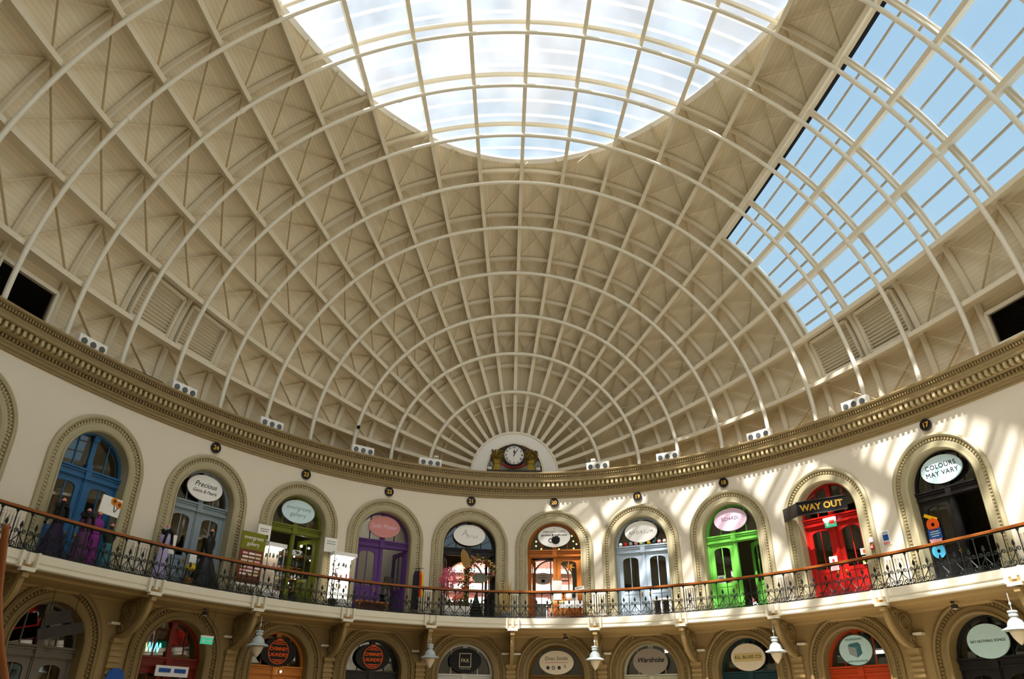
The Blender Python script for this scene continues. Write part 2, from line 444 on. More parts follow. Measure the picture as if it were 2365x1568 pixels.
# crossed braces, one pair in each roof bay
for k in range(0, 12):
    for j in range(-10, 10):
        pa, pb_ = R(max(-89.6, j * DPH)), R(min(89.6, (j + 1) * DPH))
        tA, tB = t_of_y(HOOP_Y[k], .6), t_of_y(HOOP_Y[k + 1], .6)
        pm, tm = (pa + pb_) / 2, (tA + tB) / 2
        if 5 <= j < 8 and k >= 5: continue
        if -4 <= j < 4:
            if tA > max(t_edge(pa), t_edge(pb_)) - R(.8): continue
        if j in (-10, 9) and k in (8, 9, 10): continue
        if j in (-9, 8) and k in (5, 6): continue
        mb = MB()
        for u, v in (((tA, pa), (tB, pb_)), ((tA, pb_), (tB, pa))):
            if -4 <= j < 4:      # rods stop at the curb of the roof light
                fm_ = 0
                while fm_ < 1:
                    f2 = fm_ + .02; tq = u[0] + (v[0] - u[0]) * f2; pq = u[1] + (v[1] - u[1]) * f2
                    if tq > (t_edge(pq) or 9) - R(.3): break
                    fm_ = f2
                fm_ = min(1, fm_)
                if fm_ < .12: continue
                v = (u[0] + (v[0] - u[0]) * fm_, u[1] + (v[1] - u[1]) * fm_)
            p0, p1 = sh(u[0], u[1], 0), sh(v[0], v[1], 0)
            pts, nr, lat = [], [], []
            for i in range(5):
                f = i / 4; t = u[0] + (v[0] - u[0]) * f; p = u[1] + (v[1] - u[1]) * f
                pts.append(p0 + (p1 - p0) * f); nr.append(snorm(t, p))
            for i in range(5):
                tg = (pts[min(i + 1, 4)] - pts[max(i - 1, 0)]).normalized(); lat.append(nr[i].cross(tg).normalized())
            strip(mb, pts, nr, .03, .48 if u[1] == pa else .62, .60 if u[1] == pa else .73, lat)
        if not mb.v: continue
        o = mb.build('cross_brace', 'brace')
        n = (j + 1) if j >= 0 else -j
        tag(o, 'crossed flat braces between %s and %s hoops from the clock, %s bay %s of centre' % (ORD[k + 1], ORD[k + 2], ORD[n], 'right' if j >= 0 else 'left'), 'cross brace', 'crossed braces in the roof bays')
# louvred vents in the roof
def louvre(name, label, y0, y1, p0, p1, slat_mat, frame_mat, d=.62, n=12):
    t0, t1 = t_of_y(y1, d), t_of_y(y0, d); c = sh((t0 + t1) / 2, R((p0 + p1) / 2), d)
    root = thing(name, label, 'vent', c, group='louvred vents low in the roof')
    mb = MB()
    ts = [t0 + (t1 - t0) * i / 6 for i in range(7)]
    for i in range(n):
        a = R(p0 + (p1 - p0) * (i + .1) / n); b = R(p0 + (p1 - p0) * (i + .8) / n)
        mb.grid([[sh(t, a, d + .09) - c for t in ts], [sh(t, b, d - .02) - c for t in ts]])
    mb.build('slats', slat_mat, root)
    bk = MB(); bk.grid([[sh(t, R(p), d + .12) - c for t in ts] for p in (p0, (p0 + p1) / 2, p1)]); bk.build('backing', 'black' if slat_mat == 'louvre_dark' else slat_mat, root)
    fr = MB()
    for p in (p0, p1):
        ph = R(p); strip(fr, [sb(t, ph, d) - c for t in ts], [snorm(t, ph) for t in ts], .14, d - .06, d + .15, [Vector((cos(ph), 0, -sin(ph)))] * 7)
    for t in (t0, t1):
        qs = [R(p0 + (p1 - p0) * i / 6) for i in range(7)]
        strip(fr, [sb(t, q, d) - c for q in qs], [snorm(t, q) for q in qs], .16, d - .06, d + .15, [Vector((0, 1, 0))] * 7)
    fr.build('frame', frame_mat, root)
for sg, w in ((-1, 'left'), (1, 'right')):
    louvre('roof_vent', 'dark louvred vent standing on the cornice at the %s edge of the picture' % w, 17.3, 21.35, sg * 84.2, sg * 88.6, 'louvre_dark', 'cream', n=16)
    louvre('roof_vent', 'cream louvred panel low in the roof at %s, of its pair nearer the clock' % w, 25.85, 27.4, sg * 73.9, sg * 81, 'rib', 'cream')
    louvre('roof_vent', 'cream louvred panel low in the roof at %s, of its pair farther from the clock' % w, 23.85, 25.45, sg * 73.9, sg * 81, 'rib', 'cream')

# ------------------------------------------------------------------ walls, arches, gallery
def arch_path(r, spring, z0, n=28):
    P = [(-1, 0, z0, 0)]
    out = []
    nj = 6
    for i in range(nj): out.append((-r, z0 + (spring - z0) * i / nj))
    for i in range(n + 1):
        a = PI - PI * i / n; out.append((r * cos(a), spring + r * sin(a)))
    for i in range(1, nj + 1): out.append((r, spring - (spring - z0) * i / nj))
    return out
def wall_bay(mb, si, a, b, z0, z1, r, spring):
    hole = arch_path(r, spring, z0)
    n = len(hole); nj = 6
    outer = []
    # matching outer outline
    for i in range(nj): outer.append((a - si, z0 + (spring - z0) * i / nj))
    L, T, Rr = z1 - spring, b - a, z1 - spring
    na = n - 2 * nj; tot = L + T + Rr
    for i in range(na):
        d = tot * i / (na - 1)
        # pull samples to the corners
        if d <= L: outer.append((a - si, spring + d))
        elif d <= L + T: outer.append((a - si + d - L, z1))
        else: outer.append((b - si, z1 - (d - L - T)))
    k1 = min(range(len(outer)), key=lambda i: abs(outer[i][0] - (a - si)) + abs(outer[i][1] - z1)); outer[k1] = (a - si, z1)
    k2 = min(range(len(outer)), key=lambda i: abs(outer[i][0] - (b - si)) + abs(outer[i][1] - z1)); outer[k2] = (b - si, z1)
    for i in range(1, nj + 1): outer.append((b - si, spring - (spring - z0) * i / nj))
    rows = []
    for h, q in zip(hole, outer):
        rows.append([W(si + h[0] + (q[0] - h[0]) * f, h[1] + (q[1] - h[1]) * f) for f in (0, .33, .66, 1)])
    mb.grid(rows)
    mb.grid([[W(si + h[0], h[1], 0), W(si + h[0], h[1], -.62)] for h in hole])
def archivolt(name_beads, si, r, spring, z0, prof, beads, mats, label):
    path = [(-1.0, None, z0), ] ; rows = []
    def pos(rho, off, kind, val):
        if kind == 'j': return W(si + val[0] * rho, val[1], off)
        return W(si + rho * cos(val), spring + rho * sin(val), off)
    seq = [('j', (-1, z0 + (spring - z0) * i / 5)) for i in range(5)] + [('a', PI - PI * i / 32) for i in range(33)] + [('j', (1, spring - (spring - z0) * i / 5)) for i in range(1, 6)]
    mb = MB(); mb.grid([[pos(rho, off, k, v) for rho, off in prof] for k, v in seq])
    o = mb.build('trim', mats[0], smooth=False)
    bb = MB(); r0, r1, d0, d1, step = beads
    rm = (r0 + r1) / 2
    nb = int(PI * rm / step)
    def bead(f):
        # f(rho_sign) gives positions for corners
        q = [f(r0, -1, d0), f(r1, -1, d0), f(r1, 1, d0), f(r0, 1, d0), f(r0 + .015, -.6, d1), f(r1 - .015, -.6, d1), f(r1 - .015, .6, d1), f(r0 + .015, .6, d1)]
        bb.add(q, [(4, 5, 6, 7), (0, 1, 5, 4), (1, 2, 6, 5), (2, 3, 7, 6), (3, 0, 4, 7)])
    hw = step * .34
    for i in range(nb):
        a = PI * (i + .5) / nb
        bead(lambda rho, s, d: pos(rho, d, 'a', a + s * hw / rm))
    nj = int((spring - z0) / step)
    for sg in (-1, 1):
        for i in range(nj):
            z = spring - (i + .5) * step
            bead(lambda rho, s, d: pos(rho, d, 'j', (sg, z + s * hw)))
    bb.build('bead_course', mats[1], o)
    tag(o, label, 'arch moulding', 'moulded arches round the doorways', 'structure')
    return o
UPROF = [(1.185, -.34), (1.185, .05), (1.23, .09), (1.27, .09), (1.28, .05), (1.43, .05), (1.45, .03), (1.465, -.05), (1.58, -.05), (1.59, .1), (1.65, .13), (1.7, .1), (1.73, .08), (1.73, -.02)]
USP, LSP = 8.76, 3.62
BAYWORD = ['leftmost, cut by the frame edge', 'with the blue shopfront', 'with the grey-blue shopfront numbered 24', 'with the olive-green shopfront numbered 23', 'with the purple shopfront numbered 22', 'with the black shopfront numbered 21',
           'with the orange-brown shopfront numbered 20', 'with the pale blue shopfront numbered 19', 'with the bright green shopfront numbered 18', 'with the red exit doors', 'with the black shopfront numbered 17', 'rightmost, cut by the frame edge']
uw, lw = MB(), MB()
for i, s in enumerate(DOOR_S):
    wall_bay(uw, s, EDGE_S[i], EDGE_S[i + 1], ZF - .1, 11.2, 1.2, USP)
    wall_bay(lw, s, EDGE_S[i], EDGE_S[i + 1], 0, 5.4, 1.17, LSP)
    archivolt('b', s, 1.2, USP, ZF, UPROF, (1.47, 1.575, -.05, .075, .11), ('moulding', 'bead'), 'beaded upper arch moulding ' + BAYWORD[i])
    archivolt('b', s, 1.17, LSP, 0, [(p[0] - .03, p[1]) for p in UPROF], (1.44, 1.545, -.05, .07, .11), ('lowmould', 'lowmould'), 'beaded ground-floor arch moulding under the one ' + BAYWORD[i])
def plain(mb, z0, z1):     # rest of the oval, behind the camera
    t0, t1 = th_of_s(S_R), 2 * PI + th_of_s(S_L)
    ts = [t0 + (t1 - t0) * i / 80 for i in range(81)]
    mb.grid([[Wt(t, z0), Wt(t, z1)] for t in ts])
plain(uw, ZF - .1, 11.2); plain(lw, 0, 5.4)
tag(uw.build('wall_upper', 'wall'), 'cream plastered gallery wall pierced by round arches', 'wall', kind='structure')
tag(lw.build('wall_lower', 'lowwall_shaded'), 'ground-floor wall of round arches below the gallery', 'wall', kind='structure')
FULL = [2 * PI * i / 240 for i in range(241)]
def Et(th, z, off): return ((WB - off) * sin(th), YC + (WA - off) * cos(th), z)
# cornice
co = MB()
CP = [(0, 11.02), (.05, 11.05), (.05, 11.11), (.1, 11.13), (.1, 11.21), (.15, 11.24), (.16, 11.285), (.12, 11.29), (.12, 11.40), (.22, 11.43), (.27, 11.46), (.27, 11.66), (.46, 11.67), (.49, 11.70), (.49, 11.78), (.52, 11.82), (.53, 11.865), (.5, 11.87), (.53, 11.99), (.57, 12.0), (.62, 12.02), (.65, 12.05), (.65, 12.1), (.3, 12.12), (-3.2, 12.12)]
co.grid([[Et(t, z, o) for o, z in CP] for t in FULL])
cor = tag(co.build('trim_1', 'cornice'), 'deep moulded olive-brown cornice running round the oval hall', 'cornice', kind='structure')
de = MB(); bd = MB(); eg = MB()
def ell_steps(off, step, a0, a1):
    th = a0; out = []
    while th < a1:
        out.append(th); th += step / sqrt(((WB - off) * cos(th)) ** 2 + ((WA - off) * sin(th)) ** 2)
    return out
def blk(mb, th, hw, z0, z1, o0, o1, taper=1.0):
    d = hw / sqrt(((WB - o0) * cos(th)) ** 2 + ((WA - o0) * sin(th)) ** 2)
    q = [Et(th - d, z0, o0), Et(th + d, z0, o0), Et(th + d, z1, o0), Et(th - d, z1, o0), Et(th - d * taper, z0 + (z1 - z0) * (1 - taper) * .5, o1), Et(th + d * taper, z0 + (z1 - z0) * (1 - taper) * .5, o1), Et(th + d * taper, z1, o1), Et(th - d * taper, z1, o1)]
    mb.add(q, [(4, 5, 6, 7), (0, 1, 5, 4), (1, 2, 6, 5), (2, 3, 7, 6), (3, 0, 4, 7)])
for th in ell_steps(.3, .21, -R(80), R(80)): blk(de, th, .062, 11.475, 11.655, .26, .43, .85)
for th in ell_steps(.2, .125, -R(80), R(80)): blk(bd, th, .042, 11.285, 11.39, .12, .21, .6)
for th in ell_steps(.55, .1, -R(80), R(80)): blk(eg, th, .034, 11.87, 11.985, .5, .59, .6)
de.build('dentil_course', 'bead', cor); bd.build('bead_course', 'cornice', cor); eg.build('egg_course', 'cornice', cor)
# gallery slab, fascia and soffit
gp = [(-.62, ZF), (1.3, ZF), (1.3, 5.45), (1.27, 5.43), (1.27, 5.38), (1.31, 5.36), (1.31, 5.30), (1.24, 5.27)]
fa = MB(); fa.grid([[Et(t, z, o) for o, z in gp] for t in FULL])
tag(fa.build('trim_2', 'fascia'), 'pale moulded edge of the gallery floor', 'gallery edge', kind='structure')
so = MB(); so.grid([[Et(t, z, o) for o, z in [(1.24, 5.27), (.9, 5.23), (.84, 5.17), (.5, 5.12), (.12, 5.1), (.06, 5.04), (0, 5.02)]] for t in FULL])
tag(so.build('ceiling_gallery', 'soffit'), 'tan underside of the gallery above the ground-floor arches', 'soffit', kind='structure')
fl = MB(); fl.grid([[(x * f, YC + y * f, 0) for f in (0.01, .5, 1)] for x, y in [((WB + 6.2) * sin(t), (WA + 6.2) * cos(t)) for t in FULL]])
tag(fl.build('floor', 'floor'), 'stone floor of the hall', 'floor', kind='structure')

# ------------------------------------------------------------------ shops behind the arches
DEP = -5.5
bw_ = MB(); ce = MB(); pw = MB()
def back(mb, i, z0, z1, win=None):
    a, b = EDGE_S[i], EDGE_S[i + 1]; s = DOOR_S[i]
    if not win:
        mb.grid([[W(a + (b - a) * k / 4, z0, DEP), W(a + (b - a) * k / 4, z1, DEP)] for k in range(5)]); return
    uc, hw, zb, sp = win    # arched outer window: centre offset, half width, sill, spring
    hole = [(uc - hw, zb), (uc - hw, (zb + sp) / 2)] + [(uc + hw * cos(PI - PI * k / 20), sp + hw * sin(PI - PI * k / 20)) for k in range(21)] + [(uc + hw, (zb + sp) / 2), (uc + hw, zb)]
    A, B = a - s - .6, b - s + .6
    out = []
    for h in hole:
        dx, dz = h[0] - uc, h[1] - (sp - .2)
        f = min(((B - uc) if dx > 0 else (uc - A)) / max(1e-6, abs(dx)), ((z1 - sp + .2) if dz > 0 else (sp - .2 - z0)) / max(1e-6, abs(dz)))
        out.append((uc + dx * f, sp - .2 + dz * f))
    out[0] = (A, z0); out[-1] = (B, z0)
    m = len(out) // 2
    # square the top corners
    kl = min(range(m), key=lambda k: abs(out[k][0] - A) + abs(out[k][1] - z1)); out[kl] = (A, z1)
    kr = min(range(m, len(out)), key=lambda k: abs(out[k][0] - B) + abs(out[k][1] - z1)); out[kr] = (B, z1)
    mb.grid([[W(s + h[0], h[1], DEP), W(s + o[0], o[1], DEP)] for h, o in zip(hole, out)])
    mb.add([W(s + A, z0, DEP), W(s + B, z0, DEP), W(s + uc + hw, zb, DEP), W(s + uc - hw, zb, DEP)], [(0, 1, 2, 3)])
    mb.grid([[W(s + h[0], h[1], DEP), W(s + h[0], h[1], DEP - .4)] for h in hole])
WIN = {5: (.72, .95, 6.2, 8.35), 6: (-.62, .95, 6.2, 8.45), 7: (1.45, .8, 6.4, 8.3), 8: (1.9, .75, 6.6, 8.6)}
for i in range(12):
    back(bw_, i, ZF, 11.05, WIN.get(i)); back(bw_, i, 0, 5.3)
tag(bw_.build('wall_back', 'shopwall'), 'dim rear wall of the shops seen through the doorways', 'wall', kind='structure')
for z in (11.02, 5.28, ZF): ce.grid([[W(S_L + (S_R - S_L) * k / 80, z, -.6), W(S_L + (S_R - S_L) * k / 80, z, DEP)] for k in range(81)])
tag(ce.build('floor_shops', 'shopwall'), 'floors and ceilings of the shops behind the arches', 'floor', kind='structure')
for s in EDGE_S:
    pw.add([W(s, 0, -.02), W(s, 11.05, -.02), W(s, 11.05, DEP), W(s, 0, DEP)], [(0, 1, 2, 3)])
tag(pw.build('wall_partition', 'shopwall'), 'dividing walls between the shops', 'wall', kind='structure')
# outer windows of the shops
for i, (uc, hw, zb, sp) in WIN.items():
    (loc, rz) = place(DOOR_TH[i], DEP - .2, 0)
    root = thing('window_%d' % (i - 2), 'arched street window seen through the shopfront numbered %d' % (26 - i), 'window', loc, rz, kind='structure')
    fr = MB()
    ho = [(uc - hw, zb)] + [(uc + hw * cos(PI - PI * k / 20), sp + hw * sin(PI - PI * k / 20)) for k in range(21)] + [(uc + hw, zb)]
    hi = [(uc - hw + .07, zb + .07)] + [(uc + (hw - .07) * cos(PI - PI * k / 20), sp + (hw - .07) * sin(PI - PI * k / 20)) for k in range(21)] + [(uc + hw - .07, zb + .07)]
    fr.ring(ho, hi, -.04, .04); fr.box((uc, 0, (zb + sp + hw) / 2), (.06, .05, sp + hw - zb))
    for z in (zb + 1.0, sp - .1): fr.box((uc, 0, z), (hw * 2, .05, .06))
    fr.build('window_frame', 'white', root)
    MB().prism(hi, -.005, .005).build('pane', 'glass_door', root)
a_, b_ = W(DOOR_S[4] - .3, ZF, -2.6), W(DOOR_S[4] + 1.8, ZF, -2.6)
o = MB().add([a_, b_, (b_[0], b_[1], 10.9), (a_[0], a_[1], 10.9)], [(0, 1, 2, 3)]).build('wall_inner', 'whitewall'); tag(o, 'white inner wall seen through the open purple door', 'wall', kind='structure')
for i, sh_ in ((4, 'purple shop'), (3, 'olive-green shop'), (8, 'bright green shop')):  # added lamps, hidden above the view, to brighten the shop interiors
    loc, rz = place(DOOR_TH[i] + .6, -1.5, 10.3); t = thing('glow_strip', 'added out-of-view fill light inside the %s' % sh_, 'lamp', loc, rz); MB().box((0, 0, 0), (1.2, .12, .05)).build('diffuser', 'lamp_white', t); MB().box((0, 0, .06), (1.3, .16, .06)).build('housing', 'white', t); MB().tube([(0, 0, .08), (0, 0, .7)], .01, 5).build('hanger', 'grey', t)
# street building outside
st = thing('street_building', 'sunlit red-brick building with white bands outside the far windows', 'building', (2, 50, 0))
MB().box((0, .5, 10), (46, 1, 20)).build('facade', 'bricks', st)
bm_ = MB()
for z in (7.0, 8.9, 10.8, 12.4): bm_.box((0, -.06, z), (46, .14, .28))
bm_.box((0, -.08, 9.7), (46, .2, .5)); bm_.build('stone_bands', 'white', st)
for k in range(-6, 7):
    w = MB(); w.box((k * 3.2, -.03, 8.4), (1.3, .08, 1.5)); wn = w.build('window', 'white', st)
    MB().box((k * 3.2, -.08, 8.4), (1.1, .04, 1.3)).build('pane', 'darkgrey', wn)

# ------------------------------------------------------------------ shopfronts
def archloop(r, spring, z0, n=24):
    return [(-r, z0)] + [(r * cos(PI - PI * k / n), spring + r * sin(PI - PI * k / n)) for k in range(n + 1)] + [(r, z0)]
def leaf(root, x0, x1, z0, z1, mt, open_=0, hinge=1, handle=True):
    """one door leaf between x0 and x1 with a glazed upper panel under a segmental head"""
    lf = bpy.data.objects.new('door_leaf', None); C.objects.link(lf); lf.parent = root
    hx = x1 if hinge > 0 else x0
    lf.location = (hx, 0, 0); lf.rotation_euler = (0, 0, -open_ if hinge > 0 else open_)
    a, b = x0 - hx, x1 - hx; w = b - a; m = .17
    gz0, gz1 = z0 + (z1 - z0) * .43, z1 - .16
    xa, xb = a + m, b - m; xc = (xa + xb) / 2; hw = (xb - xa) / 2
    inner = [(xa, gz0), (xa, (gz0 + gz1) / 2), (xa, gz1 - .2)] + [(xc - hw * cos(PI * k / 12), gz1 - .2 + .2 * sin(PI * k / 12) ** .6) for k in range(1, 12)] + [(xb, gz1 - .2), (xb, (gz0 + gz1) / 2), (xb, gz0)]
    outer = [(a, gz0), (a, (gz0 + gz1) / 2), (a, gz1 - .2)] + [(a + w * k / 12, z1) for k in range(1, 12)] + [(b, gz1 - .2), (b, (gz0 + gz1) / 2), (b, gz0)]
    outer[3] = (a, z1); outer[13] = (b, z1)
    mb = MB(); mb.ring(outer, inner, -.03, .03, closed=False)
    mb.box(((a + b) / 2, 0, (z0 + gz0) / 2), (w, .06, gz0 - z0))
    mb.box((xc, 0, (gz0 + gz1) / 2), (.035, .04, gz1 - gz0))
    pz = (z0 + .15, gz0 - .12)
    for dz in pz: mb.box((xc, -.035, dz), (hw * 2, .02, .03))
    for dx in (xa, xb): mb.box((dx, -.035, sum(pz) / 2), (.03, .02, pz[1] - pz[0]))
    mb.build('panel', mt, lf)
    MB().prism(inner, -.006, .006).build('pane', 'glass_door', lf)
    if handle:
        hb = MB(); hxx = a + .08 if hinge > 0 else b - .08
        hb.box((hxx, -.045, z0 + 1.02), (.05, .02, .16)); hb.ball((hxx, -.08, z0 + 1.02), .035, 8, 5); hb.build('handle', 'brass', lf)
    return lf
def shopfront(i, base, spring, mt, label, left=0, right=0, lower=False, r=1.19):
    loc, rz = place(DOOR_TH[i], -.36, base)
    root = thing('shopfront', label, 'shopfront', loc, rz, 'arched timber shopfronts')
    S = spring - base; ztop = S + .0; zb = S - .32
    fr = MB(); fr.ring(archloop(r + .03, S, 0), archloop(r - .07, S, .0), -.06, .08, closed=False); fr.build('arch_frame', mt, root)
    tr = MB(); tr.box((0, 0, (ztop + zb) / 2), (2 * r - .02, .16, ztop - zb)); tr.box((0, -.1, ztop - .03), (2 * r - .02, .12, .06)); tr.box((0, -.09, ztop - .1), (2 * r - .02, .08, .04)); tr.box((0, -.09, zb + .05), (2 * r - .02, .06, .05))
    tr.box((0, -.1, (ztop + zb) / 2), (.2, .1, ztop - zb)); tr.build('transom', mt, root)
    fn = MB(); fn.box((0, 0, S + (r - .05) / 2), (.16, .1, r - .06)); fn.box((0, -.07, S + .09), (.2, .08, .18)); fn.box((0, -.06, S + r - .16), (.2, .08, .2))
    for dx in (-.56, .56): fn.box((dx, 0, S + .5), (.04, .05, 1.0))
    fn.build('fanlight_bars', mt, root)
    MB().prism(archloop(r - .07, S, S)[1:-1], -.006, .006).build('fanlight', 'glass_door', root)
    po = MB(); po.box((0, 0, zb / 2), (.16, .12, zb)); po.box((0, -.07, zb / 2), (.08, .04, zb)); po.box((0, -.08, .4), (.2, .06, .8)); po.build('centre_post', mt, root)
    xi, xo = .085, r - .07
    if left is not None: leaf(root, -xo, -xi, .03, zb, mt, left, -1)
    if right is not None: leaf(root, xi, xo, .03, zb, mt, right, 1)
    return root
UP = {0: ('p_blackdoor', 'dark shopfront in the leftmost gallery arch, cut by the frame edge', 0, 0), 1: ('p_blue', 'blue-painted arched shopfront behind the purple dresses', 0, 0), 2: ('p_greyblue', 'grey-blue arched shopfront under number plate 24', 0, 0),
      3: ('p_olive', 'olive-green arched shopfront between two lit display cabinets', 1.35, 1.3), 4: ('p_purple', 'purple arched shopfront under number plate 22', 0, 1.45), 5: ('p_blackdoor', 'black arched shopfront behind the flower garland', 1.3, 1.45),
      6: ('p_orange', 'orange-brown varnished arched shopfront with fairy lights', 1.45, 0), 7: ('p_paleblue', 'pale blue-grey arched shopfront with coloured pots on its transom', 0, 0), 8: ('p_green', 'bright green arched shopfront with its right door ajar', 0, .75),
      9: ('p_red', 'bright red arched exit doors with a black box sign', 0, 0), 10: ('p_blackdoor', 'black arched shopfront with bright cut-out stickers under plate 17', 0, 1.45), 11: ('p_blackdoor', 'dark shopfront in the rightmost gallery arch, cut by the frame edge', 0, 0)}
for i, (m_, lab, l, r_) in UP.items(): shopfront(i, ZF, USP, m_, lab, l, r_)
LO = {0: ('p_dimdoor', 'dim ground-floor shopfront at the far left edge'), 1: ('p_dimdoor', 'off-white ground-floor shopfront in the dark left corner'), 2: ('p_darkred', 'dark red ground-floor shopfront with a neon squiggle'), 3: ('p_ochre', 'orange ground-floor shopfront behind a black oval sign'), 4: ('p_blackdoor', 'black ground-floor shopfront left of the hanging lamp'),
      5: ('p_whitedoor', 'white ground-floor shopfront with a black oval sign'), 6: ('p_browndoor', 'brown ground-floor shopfront with a peach oval sign'), 7: ('p_creamdoor', 'cream ground-floor shopfront with a taupe oval sign'), 8: ('p_teal', 'dark teal ground-floor shopfront with a yellow-banded oval sign'),
      9: ('p_vermilion', 'orange-red ground-floor shopfront with a lit tube lamp inside'), 10: ('p_blackdoor', 'black ground-floor shopfront with a pale blue oval sign'), 11: ('p_blackdoor', 'dark ground-floor shopfront at the far right edge')}
for i, (m_, lab) in LO.items(): shopfront(i, 0, LSP, m_, lab, 0, 0, True, 1.16)

# ------------------------------------------------------------------ number plates and oval signs
def disc(mb, r, y0, y1, n=32, rx=None): mb.prism([((rx or r) * cos(2 * PI * k / n), r * sin(2 * PI * k / n)) for k in range(n)], y0, y1); return mb
for num, th in ((24, -42.9), (23, -31.42), (22, -19.53), (21, -6.92), (20, 6.1), (19, 18.78), (18, 30.85), (17, 53.63)):
    loc, rz = place(th, 0.005, 10.82)
    t = thing('number_plate', 'round black plate with the gold number %d on the gallery wall' % num, 'number plate', loc, rz, 'numbered plates over the arches')
    disc(MB(), .2, -.06, 0).build('disc', 'black', t)
    rm = MB(); lo = [(.205 * cos(2 * PI * k / 32), .205 * sin(2 * PI * k / 32)) for k in range(32)]; li = [(.182 * cos(2 * PI * k / 32), .182 * sin(2 * PI * k / 32)) for k in range(32)]
    rm.ring(lo, li, -.07, -.01); rm.build('rim', 'darkgrey', t)
    text(str(num), .24, 'gold', t, (0, -.065, -.005), bold=.006)
def oval_sign(i, z, rx, rz_, mt, label, lines, off=-.18, low=False, rim=None, dth=0):
    loc, rot = place(DOOR_TH[i] + dth, off, z)
    t = thing('oval_sign', label, 'sign', loc, rot, 'oval shop signs')
    disc(MB(), rz_, -.025, .025, 48, rx).build('board', mt, t)
    br = MB(); br.box((0, .09, rz_ * .6), (.06, .16, .04)); br.box((0, .09, -rz_ * .6), (.06, .16, .04)); br.build('bracket', 'darkgrey', t)
    if rim:
        rm = MB(); rm.ring([(rx * 1.02 * cos(2 * PI * k / 48), rz_ * 1.02 * sin(2 * PI * k / 48)) for k in range(48)], [(rx * .97 * cos(2 * PI * k / 48), rz_ * .96 * sin(2 * PI * k / 48)) for k in range(48)], -.035, .02); rm.build('rim', rim, t)
    for (s, size, dz, col, kw) in lines: text(s, size, col, t, (kw.pop('x', 0), -.028, dz), **kw)
    return t
ZS = 9.32
oval_sign(2, ZS, .74, .46, 'white', 'white oval sign with flowing black script on the grey-blue shopfront', [('Precious', .27, .1, 'black', dict(shear=.35)), ('Gems & Pearls', .17, -.14, 'darkgrey', dict(shear=.35))])
oval_sign(3, ZS, .74, .46, 'c_bluewhite', 'white oval sign with spaced grey serif words on the olive shopfront', [('evergreen', .24, .13, 'grey', dict(space=1.12)), ('gallery', .24, -.13, 'grey', dict(space=1.12))])
oval_sign(4, ZS, .72, .46, 'c_pinksign', 'dusky pink oval sign on the purple shopfront', [('Seth Mater', .26, 0, 'c_lilacpink', {})])
t5 = oval_sign(5, ZS, .72, .46, 'white', 'white oval sign with faint thin lettering on the black garlanded shopfront', [('A', .42, .08, 'c_pale', dict(x=-.22, shear=.2)), ('brus', .26, -.04, 'c_pale', dict(x=.12, space=1.1, shear=.2))])
t6 = oval_sign(6, ZS, .73, .46, 'white', 'white oval sign with a black cat-shaped cup on the orange-brown shopfront', [('CHILLCHILLCATS', .125, .22, 'black', dict(space=1.06)), ('goodies & craftroom', .125, .08, 'black', dict(space=1.1, bold=.003))])
cup = MB(); cup.prism([(-.08, -.02), (-.02, .02), (.03, 0), (.06, .05), (.1, .02), (.16, .04), (.2, -.02), (.26, -.05), (.25, -.2), (.18, -.3), (.08, -.33), (-.03, -.31), (-.1, -.25), (-.13, -.14)], -.034, -.026)
cup.ring([(-.15 + .12 * cos(2 * PI * k / 20), -.16 + .1 * sin(2 * PI * k / 20)) for k in range(20)], [(-.15 + .085 * cos(2 * PI * k / 20), -.16 + .07 * sin(2 * PI * k / 20)) for k in range(20)], -.034, -.026)
cup.build('cat_cup', 'black', t6)
MB().ball((0, -.03, .36), .02, 8, 5).build('dot', 'black', t6)
oval_sign(7, ZS, .73, .46, 'white', 'white oval sign with thin spaced capitals on the pale blue shopfront', [('AVORIUM', .2, -.03, 'c_taupe', dict(space=1.35))])
oval_sign(8, ZS, .72, .46, 'c_lilacpink', 'lilac-pink oval sign on the bright green shopfront', [('SCIARDI', .19, .03, 'c_mauve', dict(space=1.1))])
oval_sign(10, ZS, .73, .46, 'c_bluewhite', 'pale blue oval sign with thin dark capitals on the black shopfront numbered 17', [('COLOURS', .22, .11, 'black', dict(space=1.12)), ('MAY VARY', .22, -.13, 'black', dict(space=1.12))])
ZL = 4.1
for i, cx in ((3, 'orange'), (4, 'black')):
    t = oval_sign(i, ZL + (.02 if i == 4 else -.02), .72, .5, 'black', 'black oval sign with an orange round badge on the %s ground-floor shopfront' % cx, [])
    bg = MB(); bg.ring([(.42 * cos(2 * PI * k / 40), .42 * sin(2 * PI * k / 40)) for k in range(40)], [(.39 * cos(2 * PI * k / 40), .39 * sin(2 * PI * k / 40)) for k in range(40)], -.034, -.02)
    for z, w in ((.33, .3), (.27, .46), (-.27, .46), (-.33, .3)): bg.box((0, -.03, z), (w, .012, .03))
    bg.box((0, -.03, .42), (.2, .012, .08)); bg.build('badge', 'c_strong_orange', t)
    text('CHIMNEY', .17, 'c_strong_orange', t, (0, -.03, .1), bold=.006); text('LAUNDRY', .17, 'c_strong_orange', t, (0, -.03, -.1), bold=.006)
t = oval_sign(5, ZL + .03, .68, .48, 'black', 'black oval sign with a pale outlined square on the white ground-floor shopfront', [('FKK', .2, .0, 'c_sand', {}), ('FABRIKS', .075, -.31, 'c_sand', dict(space=1.8))])
sq = MB(); sq.ring([(-.25, -.25), (.25, -.25), (.25, .29), (-.25, .29)], [(-.225, -.225), (.225, -.225), (.225, .265), (-.225, .265)], -.034, -.026); sq.build('square_outline', 'c_sand', t)
t = oval_sign(6, ZL, .72, .46, 'c_sand', 'peach oval sign with four small round emblems on the brown ground-floor shopfront', [('Dion Smith', .21, .15, 'darkgrey', {})])
em = MB()
